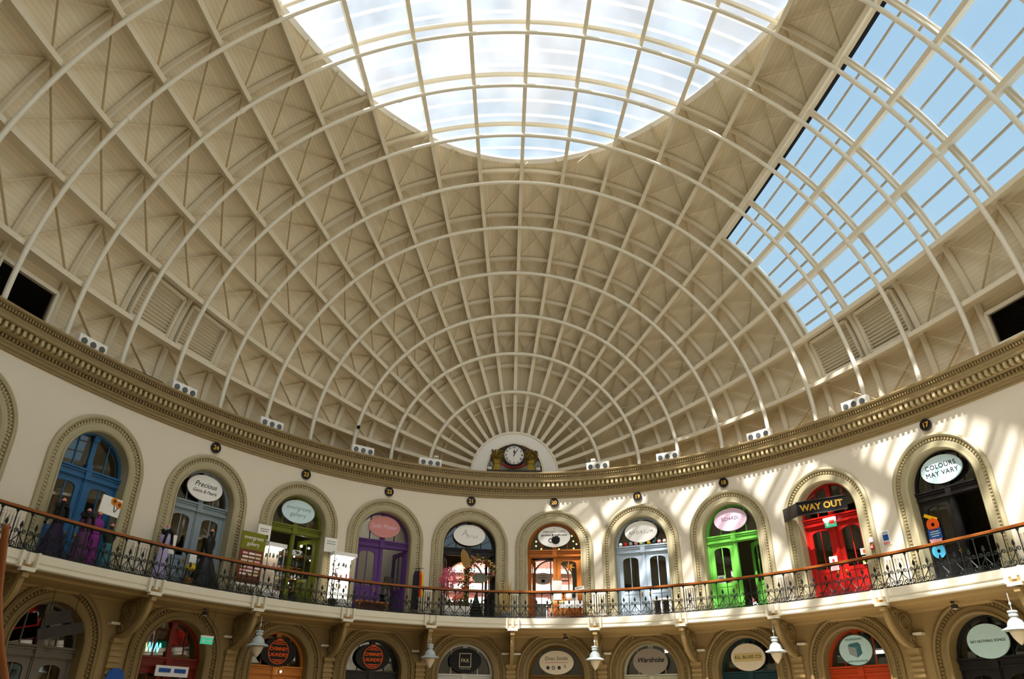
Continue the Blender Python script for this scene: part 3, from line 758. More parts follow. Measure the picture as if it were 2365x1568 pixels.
for k in range(4):
    if k == 3: em.box((.33, -.03, -.14), (.02, .012, .1)); em.box((.38, -.03, -.18), (.02, .012, .1)); em.box((.35, -.03, -.1), (.06, .012, .02))
    elif k == 1: em.ring([(-.13 + .07 * cos(a), -.2 + .07 * sin(a)) for a in [PI * q / 10 for q in range(20)]], [(-.13 + .045 * cos(a), -.2 + .045 * sin(a)) for a in [PI * q / 10 for q in range(20)]], -.034, -.026)
    else: em.prism([(-.36 + .235 * k + .07 * cos(a), -.2 + .07 * sin(a)) for a in [PI * q / 10 for q in range(20)]], -.034, -.026)
em.build('emblems', 'darkgrey', t); MB().box((0, -.028, .0), (.95, .006, .03)).build('small_print', 'c_pinksign', t)
oval_sign(7, ZL - .02, .72, .5, 'c_taupe', 'taupe oval sign with dark handwritten lettering on the cream ground-floor shopfront', [('Wardrobe', .26, .06, 'black', dict(shear=.4, bold=.004))])
t = oval_sign(8, ZL, .68, .48, 'c_sand', 'peach oval sign with a yellow band on the teal ground-floor shopfront', [('ALL BLUES CO', .16, 0, 'c_leafgreen', dict(space=1.05, bold=.003))])
MB().prism([(-.55, -.15), (.55, -.15), (.58, 0), (.55, .15), (-.55, .15), (-.58, 0)], -.027, -.02).build('band', 'c_straw', t)
t = oval_sign(9, ZL, .62, .5, 'c_mint', 'white oval sign with a drawn crate between curved words on the orange-red shopfront', [('INDEPENDENT', .09, .34, 'c_teal2', dict(space=1.05)), ('& VINTAGE SUPPLIES', .08, -.35, 'c_teal2', {})], rim='darkgrey')
cr = MB(); cr.prism([(-.26, .12), (.02, .06), (.02, -.24), (-.24, -.12)], -.034, -.026); cr.build('crate_side', 'grey', t)
cr = MB(); cr.prism([(.03, .06), (.2, .14), (.22, -.12), (.03, -.24)], -.034, -.026); cr.prism([(-.26, .13), (-.2, .2), (.12, .24), (.21, .15), (.03, .07)], -.034, -.026); cr.build('crate_edge', 'c_teal2', t)
oval_sign(10, ZL - .06, .64, .48, 'c_mint', 'pale blue oval sign with one line of small words on the black ground-floor shopfront', [('SAY NOTHING SONGS', .105, 0, 'darkgrey', {})])

# ------------------------------------------------------------------ red exit: box sign, lamp, exit sign, notices
loc, rz = place(DOOR_TH[9], .1, 8.98); a_ = Vector((.075, -.325, 0)); a_.rotate(Matrix.Rotation(rz, 3, 'Z'))
t = thing('way_out_sign', 'long black box sign with gold capitals over the red doors', 'sign', Vector(loc) + a_, rz + R(14.4))
sb = MB(); sb.prism([(-.9, -.24), (.9, -.24), (.9, .24), (-.9, .24)], 0, .05); sb.build('panel', 'black', t)
s2 = MB(); P = [(-.9, 0), (-.88, .05), (-1.62, .72), (-1.66, .69)]
s2.add([(x, y, z) for z in (-.24, .24) for x, y in P], [(0, 1, 2, 3), (7, 6, 5, 4), (0, 4, 5, 1), (1, 5, 6, 2), (2, 6, 7, 3), (3, 7, 4, 0)]); s2.build('side_panel', 'darkgrey', t)
MB().box((0, -.01, -.245), (1.8, .05, .03)).build('edging', 'darkgrey', t); MB().box((0, -.01, .245), (1.8, .05, .03)).build('edging', 'darkgrey', t)
text('WAY OUT', .32, 'gold', t, (.0, -.008, -.01), bold=.01, space=1.02)
st_ = MB(); st_.tube([(-.5, .05, .24), (-.3, .75, .7)], .008, 6); st_.build('stay', 'darkgrey', t)
loc, rz = place(DOOR_TH[9], -.24, 8.62)
t = thing('emergency_lamp', 'slim lit emergency lamp below the black box sign', 'lamp', loc, rz)
MB().box((-.05, 0, .0), (.5, .1, .1)).build('body', 'c_red2', t); MB().box((-.05, -.07, -.01), (.48, .06, .08)).build('lens', 'lamp_white', t)
def exit_sign(th, off, z, label, hang=False):
    loc, rz = place(th, off, z); t = thing('exit_sign', label, 'exit sign', loc, rz, 'green exit signs')
    MB().box((0, 0, 0), (.46, .03, .2)).build('panel', 'exit_lit', t); MB().box((0, .01, .13), (.48, .06, .06)).build('housing', 'white', t)
    a = MB(); a.box((-.13, -.018, -.01), (.05, .01, .1)); a.ball((-.13, -.018, .06), .022, 8, 5); a.box((-.1, -.018, -.05), (.08, .01, .02)); a.box((.05, -.018, .0), (.12, .01, .025)); a.prism([(.1, -.05), (.17, 0), (.1, .05)], -.023, -.013); a.build('pictogram', 'white', t)
    if hang: MB().tube([(-.15, .01, .15), (-.15, .01, 1.0)], .006, 6).tube([(.15, .01, .15), (.15, .01, 1.0)], .006, 6).build('hanger', 'darkgrey', t)
exit_sign(42.1, -.24, 8.42, 'green exit sign on the transom of the red doors'); exit_sign(-41.35, .85, 4.12, 'green exit sign hanging beneath the gallery at left', True)
def notice(th, off, z, w, h, parts, label, name='notice', cat='notice', tilt=0, group=None):
    loc, rz = place(th, off, z); t = thing(name, label, cat, loc, rz, group)
    MB().box((0, 0, 0), (w, .012, h), ry=tilt).build('sheet', 'paper', t)
    for (x, zz, ww, hh, col) in parts: MB().box((x, -.009, zz), (ww, .006, hh), ry=tilt).build('print', col, t)
    return t
notice(47.6, .01, 7.52, .3, .52, [(0, .16, .2, .04, 'grey'), (0, 0, .2, .2, 'c_mid_blue'), (0, -.19, .24, .1, 'c_pinksign')], 'white wall notice with a blue square and a red strip, right of the red doors')
notice(41.6, -.30, 7.05, .32, .5, [(0, .1, .08, .1, 'c_red2'), (0, -.13, .26, .2, 'c_soft_pink')], 'white and red paper taped to the left red door glass')
notice(44.85, -.29, 7.28, .3, .22, [(0, 0, .1, .12, 'c_strong_orange')], 'small white warning sheet on the right red door, above the yellow one')
notice(44.95, -.29, 6.98, .34, .26, [(0, .02, .32, .2, 'c_hazard'), (0, -.04, .22, .03, 'black')], 'yellow warning sheet on the right red door')
loc, rz = place(46.3, .1, 7.28); t = thing('fire_alarm', 'small red fire alarm call point beside the red doors', 'fire alarm', loc, rz)
MB().box((0, 0, 0), (.14, .07, .14)).build('housing', 'c_signal_red', t); MB().box((0, -.04, 0), (.08, .02, .08)).build('face', 'white', t); MB().box((0, .01, .24), (.16, .03, .16)).build('notice', 'c_lilacpink', t)
# cut-out stickers on the left door of 17
def sticker(th, z, mk, col, label):
    loc, rz = place(th, -.30, z); mb = MB(); mk(mb); o = mb.build('sticker', col); o.location = loc; o.rotation_euler = (0, 0, rz); tag(o, label, 'sticker', 'bright stickers on the black door'); return o
def annulus(r, q): return lambda mb: mb.ring([(r * cos(PI * k / 16), r * sin(PI * k / 16)) for k in range(32)], [(q * cos(PI * k / 16), q * sin(PI * k / 16)) for k in range(32)], -.006, .006)
sticker(51.45, 7.92, lambda mb: mb.box((0, 0, 0), (.46, .012, .11), ry=R(28)), 'c_bright_yellow', 'yellow slanting bar sticker at the top of the black door')
sticker(51.5, 7.68, annulus(.22, .06), 'c_strong_orange', 'orange ring sticker below the yellow bar')
o = sticker(51.5, 7.38, lambda mb: mb.box((0, 0, 0), (.46, .012, .34)), 'c_mid_blue', 'blue square sticker with white words in the middle of the black door')

for k, (z_, w_) in enumerate(((.07, .3), (0, .34), (-.07, .26))): MB().box((0, -.009, z_), (w_, .006, .025)).build('small_print', 'c_sky', o)
sticker(51.45, 7.13, lambda mb: mb.prism([(-.22, .1), (.22, .1), (.18, -.08), (.05, -.18), (-.05, -.18), (-.18, -.08)], -.006, .006), 'c_soft_pink', 'pink rounded cone sticker below the blue square')
sticker(51.45, 6.83, annulus(.23, .06), 'c_cyan', 'light blue ring sticker lowest on the black door')

# ------------------------------------------------------------------ railing
def build_railing():
    root = thing('gallery_railing', 'black scrolled iron balustrade with a brown timber handrail round the gallery', 'railing', (0, YC + WA - 1.2, ZF))
    L = Vector(root.location); off = 1.2
    a0, a1 = -R(62.8), R(62.8); n = 200
    path = [Vector(Et(a0 + (a1 - a0) * i / n, 0, off)) - Vector((L.x, L.y, 0)) for i in range(n + 1)]
    def bar(name, z0, z1, w, mt):
        rows = []
        for i, p in enumerate(path):
            tg = (path[min(i + 1, n)] - path[max(i - 1, 0)]).normalized(); nn = Vector((-tg.y, tg.x, 0))
            rows.append([p - nn * w / 2 + Vector((0, 0, z0)), p + nn * w / 2 + Vector((0, 0, z0)), p + nn * w * .5 + Vector((0, 0, z1 - .02)), p + nn * w * .3 + Vector((0, 0, z1)), p - nn * w * .3 + Vector((0, 0, z1)), p - nn * w * .5 + Vector((0, 0, z1 - .02))])
        return MB().grid(rows, close_v=True).build(name, mt, root)
    h = bar('handrail', 1.02, 1.10, .12, 'handrail'); h['label'] = 'varnished brown timber handrail'
    bar('top_bar', .99, 1.02, .05, 'iron'); bar('bottom_bar', .03, .06, .05, 'iron')
    ba = MB(); ba.tube([(0, 0, 0), (0, 0, .9)], .015, 6); ba.lathe([(.013, .88), (.02, .92), (.045, .97), (.05, 1.0)], n=8); ba.ball((0, 0, .42), .03, 8, 5); ba.ball((0, 0, .05), .025, 8, 5)
    def spiral(cx, cz, r, a0, turns, sgn, n=16):
        return [(cx + r * (1 - .75 * k / n) * cos(a0 + sgn * turns * 2 * PI * k / n), 0, cz + r * (1 - .75 * k / n) * sin(a0 + sgn * turns * 2 * PI * k / n)) for k in range(n + 1)]
    mo = MB()
    mo.tube([(0, 0, .06), (0, 0, .6)], .012, 5)
    mo.prism([(0, .74), (.035, .66), (.045, .6), (.02, .58), (0, .52), (-.02, .58), (-.045, .6), (-.035, .66)], -.012, .012)
    mo.ball((0, 0, .44), .03, 8, 5)
    for sg in (-1, 1):
        mo.tube([(sg * .012, 0, .36), (sg * .03, 0, .42), (sg * .06, 0, .475)] + spiral(sg * .118, .465, .066, PI if sg > 0 else 0, 1.3, -sg), .0135, 5)
        low = spiral(sg * .115, .125, .075, PI / 2 + sg * .6 - sg * 1.0, 1.25, -sg)
        mo.tube([(sg * .01, 0, .40), (sg * .05, 0, .33), (sg * .11, 0, .25), (sg * .165, 0, .19)] + spiral(sg * .112, .14, .088, (.5 if sg > 0 else PI - .5), 1.3, -sg), .0145, 5)
    pos = ell_steps(off, .455, a0, a1)
    # steady spacing, one baluster on the axis of the wall
    b0 = m0 = None
    for i, th in enumerate(pos):
        th2 = pos[i + 1] if i + 1 < len(pos) else th + .02
        for nm, mb, q in (('baluster', ba, th), ('scroll_panel', mo, (th + th2) / 2)):
            src = b0 if nm == 'baluster' else m0
            p = Vector(Et(q, 0, off)) - Vector((L.x, L.y, 0)); nn = nrm(q); rz = math.atan2(-nn.y, -nn.x) - PI / 2
            if src is None:
                src = mb.build(nm, 'iron', root)
                if nm == 'baluster': b0 = src
                else: m0 = src
                o = src
            else:
                o = src.copy(); C.objects.link(o); o.parent = root
            o.location = p; o.rotation_euler = (0, 0, rz)
build_railing()

# ------------------------------------------------------------------ gallery brackets, lamps, radiators
BR_TH = [math.degrees(th_of_s(s)) for s in MID_S]
def bracket(th, label):
    loc, rz = place(th, 0, 0)
    t = thing('gallery_bracket', label, 'bracket', loc, rz, 'scrolled brackets carrying the gallery')
    # local y outwards: hall side is negative
    b = MB(); b.box((0, -1.33, 5.5), (.1, .1, .3)); 
    for sg in (-1, 1): b.box((sg * .24, -1.34, 5.46), (.07, .12, .42))
    b.box((0, -1.36, 5.22), (.42, .14, .1)); b.build('end_block', 'fascia', t)
    MB().box((0, -1.28, 5.32), (.36, .06, .12)).build('recess', 'soffit', t)
    r = MB(); pts = [(0, -1.3 + 1.18 * (1 - cos(PI / 2 * k / 14)) , 5.12 - 1.15 * sin(PI / 2 * k / 14)) for k in range(15)]
    rows = [[(-.07, y, z), (.07, y, z), (.07, y + .1, z + .1), (-.07, y + .1, z + .1)] for _, y, z in pts]
    r.grid(rows, close_v=True); r.box((0, -1.3, 5.08), (.18, .16, .12)); r.build('curved_rib', 'lowwall_shaded', t)
    w = MB(); lo = [(-1.22 + 1.18 * (1 - cos(PI / 2 * k / 14)), 5.13 - 1.15 * sin(PI / 2 * k / 14)) for k in range(15)] + [(-.02, 3.98), (-.02, 5.13)]
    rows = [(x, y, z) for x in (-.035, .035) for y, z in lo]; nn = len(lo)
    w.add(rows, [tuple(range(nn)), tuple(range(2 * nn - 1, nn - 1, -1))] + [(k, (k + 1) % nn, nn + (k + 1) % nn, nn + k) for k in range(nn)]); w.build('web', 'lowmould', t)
    s = MB()
    for cy, cz, rr in ((-.42, 4.72, .3), (-.85, 5.0, .12), (-.2, 4.25, .13)):
        for x in (-.05, .05):
            s.tube([(x, cy + rr * (1 - .6 * k / 24) * cos(2 * PI * 1.5 * k / 24), cz + rr * (1 - .6 * k / 24) * sin(2 * PI * 1.5 * k / 24)) for k in range(25)], .03, 6)
    s.build('scrollwork', 'lowmould', t)
    im = MB()
    for sg in (-1, 1): im.box((sg * .25, -.1, 4.4), (.3, .2, .07))
    im.build('impost', 'fascia', t)
    p = MB(); p.box((0, -.06, 1.95), (.34, .14, 3.9)); p.box((0, -.12, 3.92), (.42, .24, .12))
    for k in range(8): p.box((0, -.14, 3.7 - k * .17), (.4, .06, .09))
    p.build('pilaster', 'lowwall_shaded', t)
for i, th in enumerate(BR_TH):
    bracket(th, 'scrolled gallery bracket between %s and the next to its right' % ['the leftmost arch', 'the blue shopfront', 'the grey-blue shopfront', 'the olive-green shopfront', 'the purple shopfront', 'the black garlanded shopfront', 'the orange-brown shopfront', 'the pale blue shopfront', 'the bright green shopfront', 'the red doors', 'the black shopfront numbered 17'][i])
def lantern(th, off, zc, label):
    loc, rz = place(th, off, zc)
    t = thing('pendant_lamp', label, 'lamp', loc, rz, 'pendant lamps under the gallery')
    h = MB(); h.lathe([(.02, .62), (.12, .6), (.13, .56), (.1, .53), (.12, .5), (.12, .46), (.09, .44), (.1, .4), (.17, .34), (.21, .25), (.22, .19), (.36, .13), (.37, .1), (.34, .09), (.2, .12)], n=24); h.build('hood', 'lampgrey', t, smooth=False)
    g = MB(); g.lathe([(.2, .1), (.19, .03), (.15, -.08), (.09, -.18), (.03, -.25), (.01, -.27)], n=20); g.build('glass_cone', 'c_sand', t, smooth=True)
    c = MB(); c.tube([(0, 0, .6), (0, 0, 1.06)], .012, 6); c.ball((0, 0, .78), .035, 8, 6, sz=1.6); c.build('chain', 'lampgrey', t)
for th, px in ((-36.4, 'the second oval badge sign from left'), (-13.1, 'the black shopfront and the white one'), (12.2, 'the peach emblem sign and the taupe sign'), (36.2, 'the yellow-banded sign and the crate sign'), (58.2, 'the pale blue oval sign at right')):
    lab = {-36.4: 'pendant lamp left of the orange ground-floor shopfront', -13.1: 'pendant lamp between the black and white ground-floor shopfronts', 12.2: 'pendant lamp between the peach emblem sign and the taupe sign', 36.2: 'pendant lamp right of the yellow-banded oval sign', 58.2: 'pendant lamp at the far right edge beside the pale blue sign'}[th]
    lantern(th, 1.25, 3.98, 'grey hooded ' + lab)
def radiator(s, label):
    th = math.degrees(th_of_s(s)); loc, rz = place(th, .16, ZF)
    t = thing('radiator', label, 'radiator', loc, rz, 'cream column radiators between the arches')
    f = MB()
    for k in range(6): f.box((-.25 + .1 * k, 0, .68), (.045, .14, .98)); f.tube([(-.25 + .1 * k, 0, 1.17), (-.25 + .1 * k, 0, 1.2)], .03, 8)
    f.build('columns', 'cream', t)
    MB().box((0, 0, 1.1), (.6, .07, .06)).build('manifold', 'cream', t); MB().box((0, 0, .26), (.6, .07, .06)).build('manifold', 'cream', t)
    p = MB(); p.tube([(-.32, 0, .26), (-.32, 0, .12), (.32, 0, .12), (.32, 0, .26)], .035, 8); p.tube([(-.2, 0, .2), (-.2, 0, 0)], .025, 6); p.tube([(.2, 0, .2), (.2, 0, 0)], .025, 6); p.build('pipe', 'c_wood', t)
for i, s in enumerate(MID_S):
    radiator(s, 'cream column radiator on the gallery just right of %s' % ['the leftmost arch', 'the blue shopfront', 'the grey-blue shopfront', 'the olive-green shopfront', 'the purple shopfront', 'the black garlanded shopfront', 'the orange-brown shopfront', 'the pale blue shopfront', 'the bright green shopfront', 'the red doors', 'the black shopfront numbered 17'][i])
for th, off, z, lab in ((-41.6, .62, 5.15, 'small spotlight under the gallery above the green exit sign'), (7.6, .62, 5.14, 'small spotlight under the gallery above the peach emblem sign'), (53.0, .62, 5.14, 'small spotlight under the gallery above the pale blue sign')):
    loc, rz = place(th, off, z); t = thing('ceiling_spotlight', lab, 'spotlight', loc, rz, 'spotlights under the gallery')
    MB().tube([(0, 0, .03), (0, 0, -.1)], .012, 6).box((-.06, 0, -.02), (.05, .05, .08)).build('arm', 'darkgrey', t); MB().lathe([(.06, -.1), (.1, -.12), (.1, -.2), (.08, -.22)], n=14).build('can', 'darkgrey', t); MB().lathe([(.075, -.225), (.06, -.235)], n=14).build('lens', 'c_sand', t)

# floodlight triplets on the cornice
for th, lab in ((-57.8, 'near the dark vent at left'), (-48.2, 'right of the dark box at left'), (-37.4, 'over the olive-green shopfront'), (-24.4, 'over the purple shopfront'), (-13.9, 'just left of the clock'), (13.3, 'just right of the clock'), (24.0, 'between plates 19 and 18'), (36.6, 'right of plate 18'), (48.0, 'over the red doors, farther right')):
    loc, rz = place(th, .28, 12.12)
    t = thing('floodlight', 'white box of three round floodlights on the cornice, ' + lab, 'floodlight', loc, rz, 'triple floodlights along the cornice')
    MB().box((0, 0, .2), (1.05, .2, .4)).build('housing', 'white', t)
    for k in (-1, 0, 1):
        l = disc(MB(), .105, -.015, .015, 20); o = l.build('lens', 'lens', t); o.location = (k * .34, -.115, .2)
for th, w in ((-12.6, 'left'), (12.3, 'right')):
    loc, rz = place(th, -.15, 12.12); t = thing('sensor', 'small white sensor on a stand behind the floodlights %s of the clock' % w, 'sensor', loc, rz, 'small sensors beside the clock')
    MB().box((0, 0, .62), (.2, .16, .22)).build('housing', 'cream', t); MB().box((0, 0, .26), (.05, .05, .52)).build('post', 'c_brown', t); MB().box((-.045, -.085, .62), (.05, .02, .06)).box((.045, -.085, .62), (.05, .02, .06)).build('eye', 'darkgrey', t)
loc, rz = place(-51.9, -.05, 12.12); o = MB().prism([(-.75, 0), (.75, 0), (.75, .28), (-.55, .28), (-.75, .2)], -.15, .15).build('equipment_case', 'darkgrey'); o.location = loc; o.rotation_euler = (0, 0, rz); tag(o, 'long dark case lying on the cornice at left', 'case')
t = thing('security_camera', 'tiny black dome camera on the third hoop left of the clock', 'camera', sh(R(HOOP_T[2]), R(-80), -.17))
MB().ball((0, 0, 0), .09, 10, 6).build('dome', 'black', t); MB().tube([(0, 0, .05), (-.06, 0, .14)], .03, 6).build('mount', 'white', t)

# ------------------------------------------------------------------ clock and its white arch
TY = 35.02
tw = MB()
hw, hh, zb = 1.36, 1.5, 12.62
outer = [(2.12 * cos(PI - PI * k / 40), Z0 + 2.12 * sin(PI - PI * k / 40)) for k in range(41)]
inner = [(hw * cos(PI - PI * k / 40), zb + hh * abs(sin(PI - PI * k / 40)) ** .9) for k in range(41)]
tw.ring([(outer[0][0], 12.1)] + outer + [(outer[-1][0], 12.1)], [(inner[0][0], 12.1)] + inner + [(inner[-1][0], 12.1)], -.12, .25, closed=False)
o = tw.build('wall_clock', 'white'); o.location = (0, TY, 0); tag(o, 'white half-round arch framing the clock niche', 'wall', kind='structure')
lip = MB(); lip.ring([(1.0 * 2.16 * cos(PI - PI * k / 40), Z0 + 2.16 * sin(PI - PI * k / 40)) for k in range(41)], [(2.06 * cos(PI - PI * k / 40), Z0 + 2.06 * sin(PI - PI * k / 40)) for k in range(41)], -.16, .1, closed=False); lip.build('rim', 'cream', o)
lip = MB(); lip.ring([((hw + .1) * cos(PI - PI * k / 40), zb + (hh + .1) * abs(sin(PI - PI * k / 40)) ** .9) for k in range(41)], inner, -.15, .05, closed=False); lip.build('niche_rim', 'cream', o)
MB().prism([(-1.5, 12.1), (1.5, 12.1)] + [(x, z) for x, z in reversed(inner)], .2, .24).build('niche_back', 'cream', o)
ck = thing('wall_clock', 'round white clock with Roman numerals between two wheat sheaves', 'clock', (-.03, TY - .1, 13.57))
disc(MB(), .49, -.04, .12, 48).build('face', 'white', ck)
rim = MB(); rim.ring([(.56 * cos(PI * k / 24), .56 * sin(PI * k / 24)) for k in range(48)], [(.48 * cos(PI * k / 24), .48 * sin(PI * k / 24)) for k in range(48)], -.09, .12); rim.build('rim', 'black', ck)
for k, n in enumerate(['XII', 'I', 'II', 'III', 'IIII', 'V', 'VI', 'VII', 'VIII', 'IX', 'X', 'XI']):
    a = PI / 2 - k * PI / 6
    text(n, .13, 'black', ck, (.39 * cos(a), -.045, .39 * sin(a)), name='numeral', rz=PI / 2 - a, bold=.002)
h = MB(); h.prism([(-.012, -.06), (.012, -.06), (.016, .1), (.05, .17), (.016, .24), (0, .33), (-.016, .24), (-.05, .17), (-.016, .1)], -.062, -.055); ho = h.build('hour_hand', 'black', ck); ho.rotation_euler = (0, R(1), 0)
h = MB(); h.prism([(-.012, -.08), (.012, -.08), (.014, .3), (0, .43), (-.014, .3)], -.072, -.066); ho = h.build('minute_hand', 'black', ck); ho.rotation_euler = (0, R(31), 0)
for sg, w in ((-1, 'left'), (1, 'right')):
    t = thing('wheat_sheaf', 'carved gilded wheat sheaf standing %s of the clock face' % w, 'ornament', (sg * .83 - .03, TY - .06, 12.78), group='carved sheaves beside the clock')
    b = MB()
    for k in range(22):
        a = random.uniform(-1, 1); b.tube([(a * .22, random.uniform(-.08, .02), 0), (a * .1, -.04, .38), (a * .26, random.uniform(-.1, .02), .72)], .02, 5)
    b.build('stalks', 'wheat', t)
    MB().lathe([(.2, 0), (.17, .2), (.13, .38), (.19, .55), (.29, .76), (.27, .95), (.1, 1.04)], n=18, sy=.45, wob=lambda k, z: 1 + .06 * (k % 2)).build('bundle', 'wheat', t)
    hd = MB()
    for k in range(80): hd.ball((random.uniform(-.31, .31), random.uniform(-.2, -.04), .76 + random.uniform(-.14, .26)), .045, 6, 4, sz=1.6)
    hd.build('ears', 'wheathead', t)
    MB().lathe([(.16, .36), (.18, .4), (.16, .44)], n=14, sy=.6).build('band', 'wheat', t)
    t = thing('scroll_ornament', 'carved grey-green scroll at the outer %s foot of the sheaf' % w, 'ornament', (sg * 1.17 - .03, TY - .06, 12.78), group='carved scrolls beside the clock')
    MB().tube([(sg * .13 * (1 - .7 * k / 20) * cos(3 * PI * k / 20), 0, .28 + .2 * (1 - .7 * k / 20) * sin(3 * PI * k / 20)) for k in range(21)], .045, 7).build('upper_scroll', 'sage', t)
    MB().tube([(sg * (.02 + .1 * (1 - .7 * k / 20) * cos(3 * PI * k / 20)), -.02, .1 + .09 * (1 - .7 * k / 20) * sin(3 * PI * k / 20)) for k in range(21)], .03, 7).build('lower_scroll', 'white', t)
t = thing('ribbon_swag', 'carved red ribbon swag under the clock face', 'ornament', (-.03, TY - .08, 12.95))
MB().tube([(x / 10, -.02, .0 + .5 * (x / 10) ** 2) for x in range(-6, 7)], [.04 + .03 * abs(sin(x * 1.3)) for x in range(-6, 7)], 8).build('ribbon', 'ribbon', t); MB().ball((0, -.05, -.02), .08, 10, 6).build('boss', 'c_brown', t)
t = thing('foliage_swag', 'carved leaf garland over the top of the clock face', 'ornament', (-.03, TY - .02, 13.6)); l = MB()
for k in range(26):
    a = R(35 + 110 * k / 25); l.ball((.63 * cos(a), random.uniform(-.05, .0), .6 * sin(a)), .055, 6, 4, sz=1.3)
l.build('leaves', 'wheathead', t)
o = MB().box((0, 0, 0), (2.66, .3, .12)).build('clock_plinth', 'darkgrey'); o.location = (-.03, TY - .1, 12.72); tag(o, 'dark plinth beam below the clock and sheaves', 'plinth')

# ------------------------------------------------------------------ goods set out on the gallery
def dress(th, off, label, cols, h=1.75, hem=.34, bust=.2, boa=None, train=None):
    loc, rz = place(th, off, ZF)
    t = thing('dress_form', label, 'dress form', loc, rz, 'dressed mannequins on the gallery')
    ph = random.random() * 6
    wob = lambda k, z: 1 + (.06 * sin(k * 1.9 + ph) if z < h * .5 else .012 * sin(k * 1.9))
    q = h / 1.75; cn = lambda z: bust * .74 + (hem - bust * .74) * (1 - z / 1.02) ** .95
    sk = MB(); sk.lathe([(cn(z), z * q) for z in (.02, .2, .4, .6, .8, .92, 1.019)], n=28, sy=.8, wob=wob); sk.build('skirt', cols[0], t, smooth=True)
    bo = MB(); bo.lathe([(r_, z_ * q) for r_, z_ in ((bust * .74, 1.0), (bust * .72, 1.08), (bust * .95, 1.2), (bust * 1.08, 1.32), (bust * .95, 1.42), (bust * .55, 1.5), (.06, 1.53))], n=24, sy=.68); bo.build('bodice', cols[1], t, smooth=True)
    nk = MB(); nk.lathe([(.055, 1.5 * q), (.05, h - .16), (.06, h - .1)], n=14); nk.build('neck', cols[1], t)
    MB().lathe([(.062, h - .1), (.065, h - .06), (.03, h - .02), (.004, h)], n=14).build('neck_cap', 'c_pinkflesh', t, smooth=True)
    if boa:
        b = MB()
        for k in range(40):
            a = PI * 2 * k / 40; b.ball((.17 * cos(a), .1 * sin(a) - .02, 1.48 * q + .05 * sin(a * 3)), random.uniform(.05, .08), 6, 4)
        for k in range(14):
            for sg in (-1, 1): b.ball((sg * (.1 + .004 * k), -.14, 1.45 * q - .025 * k), .05, 6, 4)
        b.build('boa', boa, t)
    return t
dress(-56.7, .55, 'mannequin in a dark violet gown, leftmost before the blue shopfront', ('c_dpurple', 'black'), 1.82, .42, boa='black')
dress(-54.75, .7, 'mannequin in a mauve dress with black shoulders before the blue shopfront', ('c_mauve', 'c_mauve'), 1.7, .27, boa='black')
dress(-53.6, .6, 'mannequin in a shiny magenta dress before the blue shopfront', ('c_magenta', 'c_magenta'), 1.72, .24)
dress(-52.1, .5, 'mannequin in a dim grey-green dress below the sunflower canvas', ('c_teal2', 'c_darkgreen'), 1.5, .25)
dress(-47.1, .6, 'mannequin in a pale lilac dress with a black boa', ('c_lilac', 'c_lilac'), 1.9, .25, boa='black')
dress(-42.3, .5, 'mannequin in a huge black ball gown before the grey-blue shopfront', ('black', 'black'), 2.12, .66, bust=.19)
loc, rz = place(-52.25, .25, 7.72); t = thing('canvas', 'square white canvas with two orange sunflowers before the blue shopfront', 'painting', loc, rz)
MB().box((0, 0, 0), (.72, .04, .56), ry=.06).build('panel', 'paper', t)
for x, z, s in ((.08, .17, .1), (.27, .1, .1)):
    f = MB()
    for k in range(12): f.box((x + s * .75 * cos(k * PI / 6), -.03, z + s * .75 * sin(k * PI / 6)), (.08, .02, .04), ry=-k * PI / 6)
    o = f.build('sunflower', 'c_sunflower', t); disc(MB(), .05, -.06, -.02, 14).build('flower_centre', 'c_brown', o, loc=(x, 0, z))
MB().tube([(.1, -.03, .1), (.14, -.03, -.15)], .012, 5).tube([(.27, -.03, .05), (.17, -.03, -.15)], .012, 5).build('stems', 'c_darkgreen', t)
def easel_legs(mb, h, w=.3): mb.tube([(-w, -.05, 0), (-.03, 0, h)], .018, 6).tube([(w, -.05, 0), (.03, 0, h)], .018, 6).tube([(0, .4, 0), (0, .02, h)], .018, 6)
for (th, off, z, w, h, lab) in ((-46.15, .4, 7.0, .34, .62, 'white sheet on a stand beside the lilac dress'), (-43.55, .35, 6.75, .26, .4, 'small white card on a stand left of the black ball gown')):
    loc, rz = place(th, off, ZF); t = thing('display_stand', lab, 'display stand', loc, rz)
    l = MB(); easel_legs(l, z - ZF + h / 2, .2); l.build('legs', 'c_darkwood', t); MB().box((0, -.03, z - ZF), (w, .015, h)).build('sheet', 'paper', t)
t = thing('flower_pot', 'small pot with a round yellow bloom left of the black ball gown', 'plant', *place(-44.6, .9, ZF)); MB().lathe([(.1, 0), (.14, .25), (.15, .28)], n=14).build('pot', 'c_wood', t); MB().ball((0, 0, .62), .17, 10, 7, sz=.8).build('bloom', 'c_yellow', t); MB().tube([(0, 0, .25), (0, 0, .55)], .03, 6).build('stem', 'c_brown', t)
# banner board, cabinets by the olive shopfront
loc, rz = place(-37.9, .75, ZF); t = thing('banner_board', 'standing banner with a green head and brown printed lower part', 'banner', loc, rz)
MB().box((0, 0, 1.95), (1.02, .03, .62), ry=0).build('header', 'c_bannergreen', t); MB().box((0, 0, 1.05), (1.0, .03, 1.18)).build('printed_panel', 'c_brown', t)
text('evergreen', .2, 'paper', t, (0, -.02, 2.06)); text('gallery', .2, 'paper', t, (0, -.02, 1.84))
for k, z in enumerate((1.5, 1.37, 1.24, 1.02, .9, .78)):
    for q in range(3): MB().box((-.27 + .27 * q + .02 * (k % 2), -.02, z), (.2 + .03 * ((k + q) % 3), .006, .07)).build('small_print', ['c_soft_pink', 'paper', 'c_sand', 'c_sand'][(k + q) % 4], t)
MB().box((-.4, .05, .25), (.05, .05, .5)).box((.4, .05, .25), (.05, .05, .5)).box((0, .02, .42), (1.1, .2, .06)).build('feet', 'paper', t)
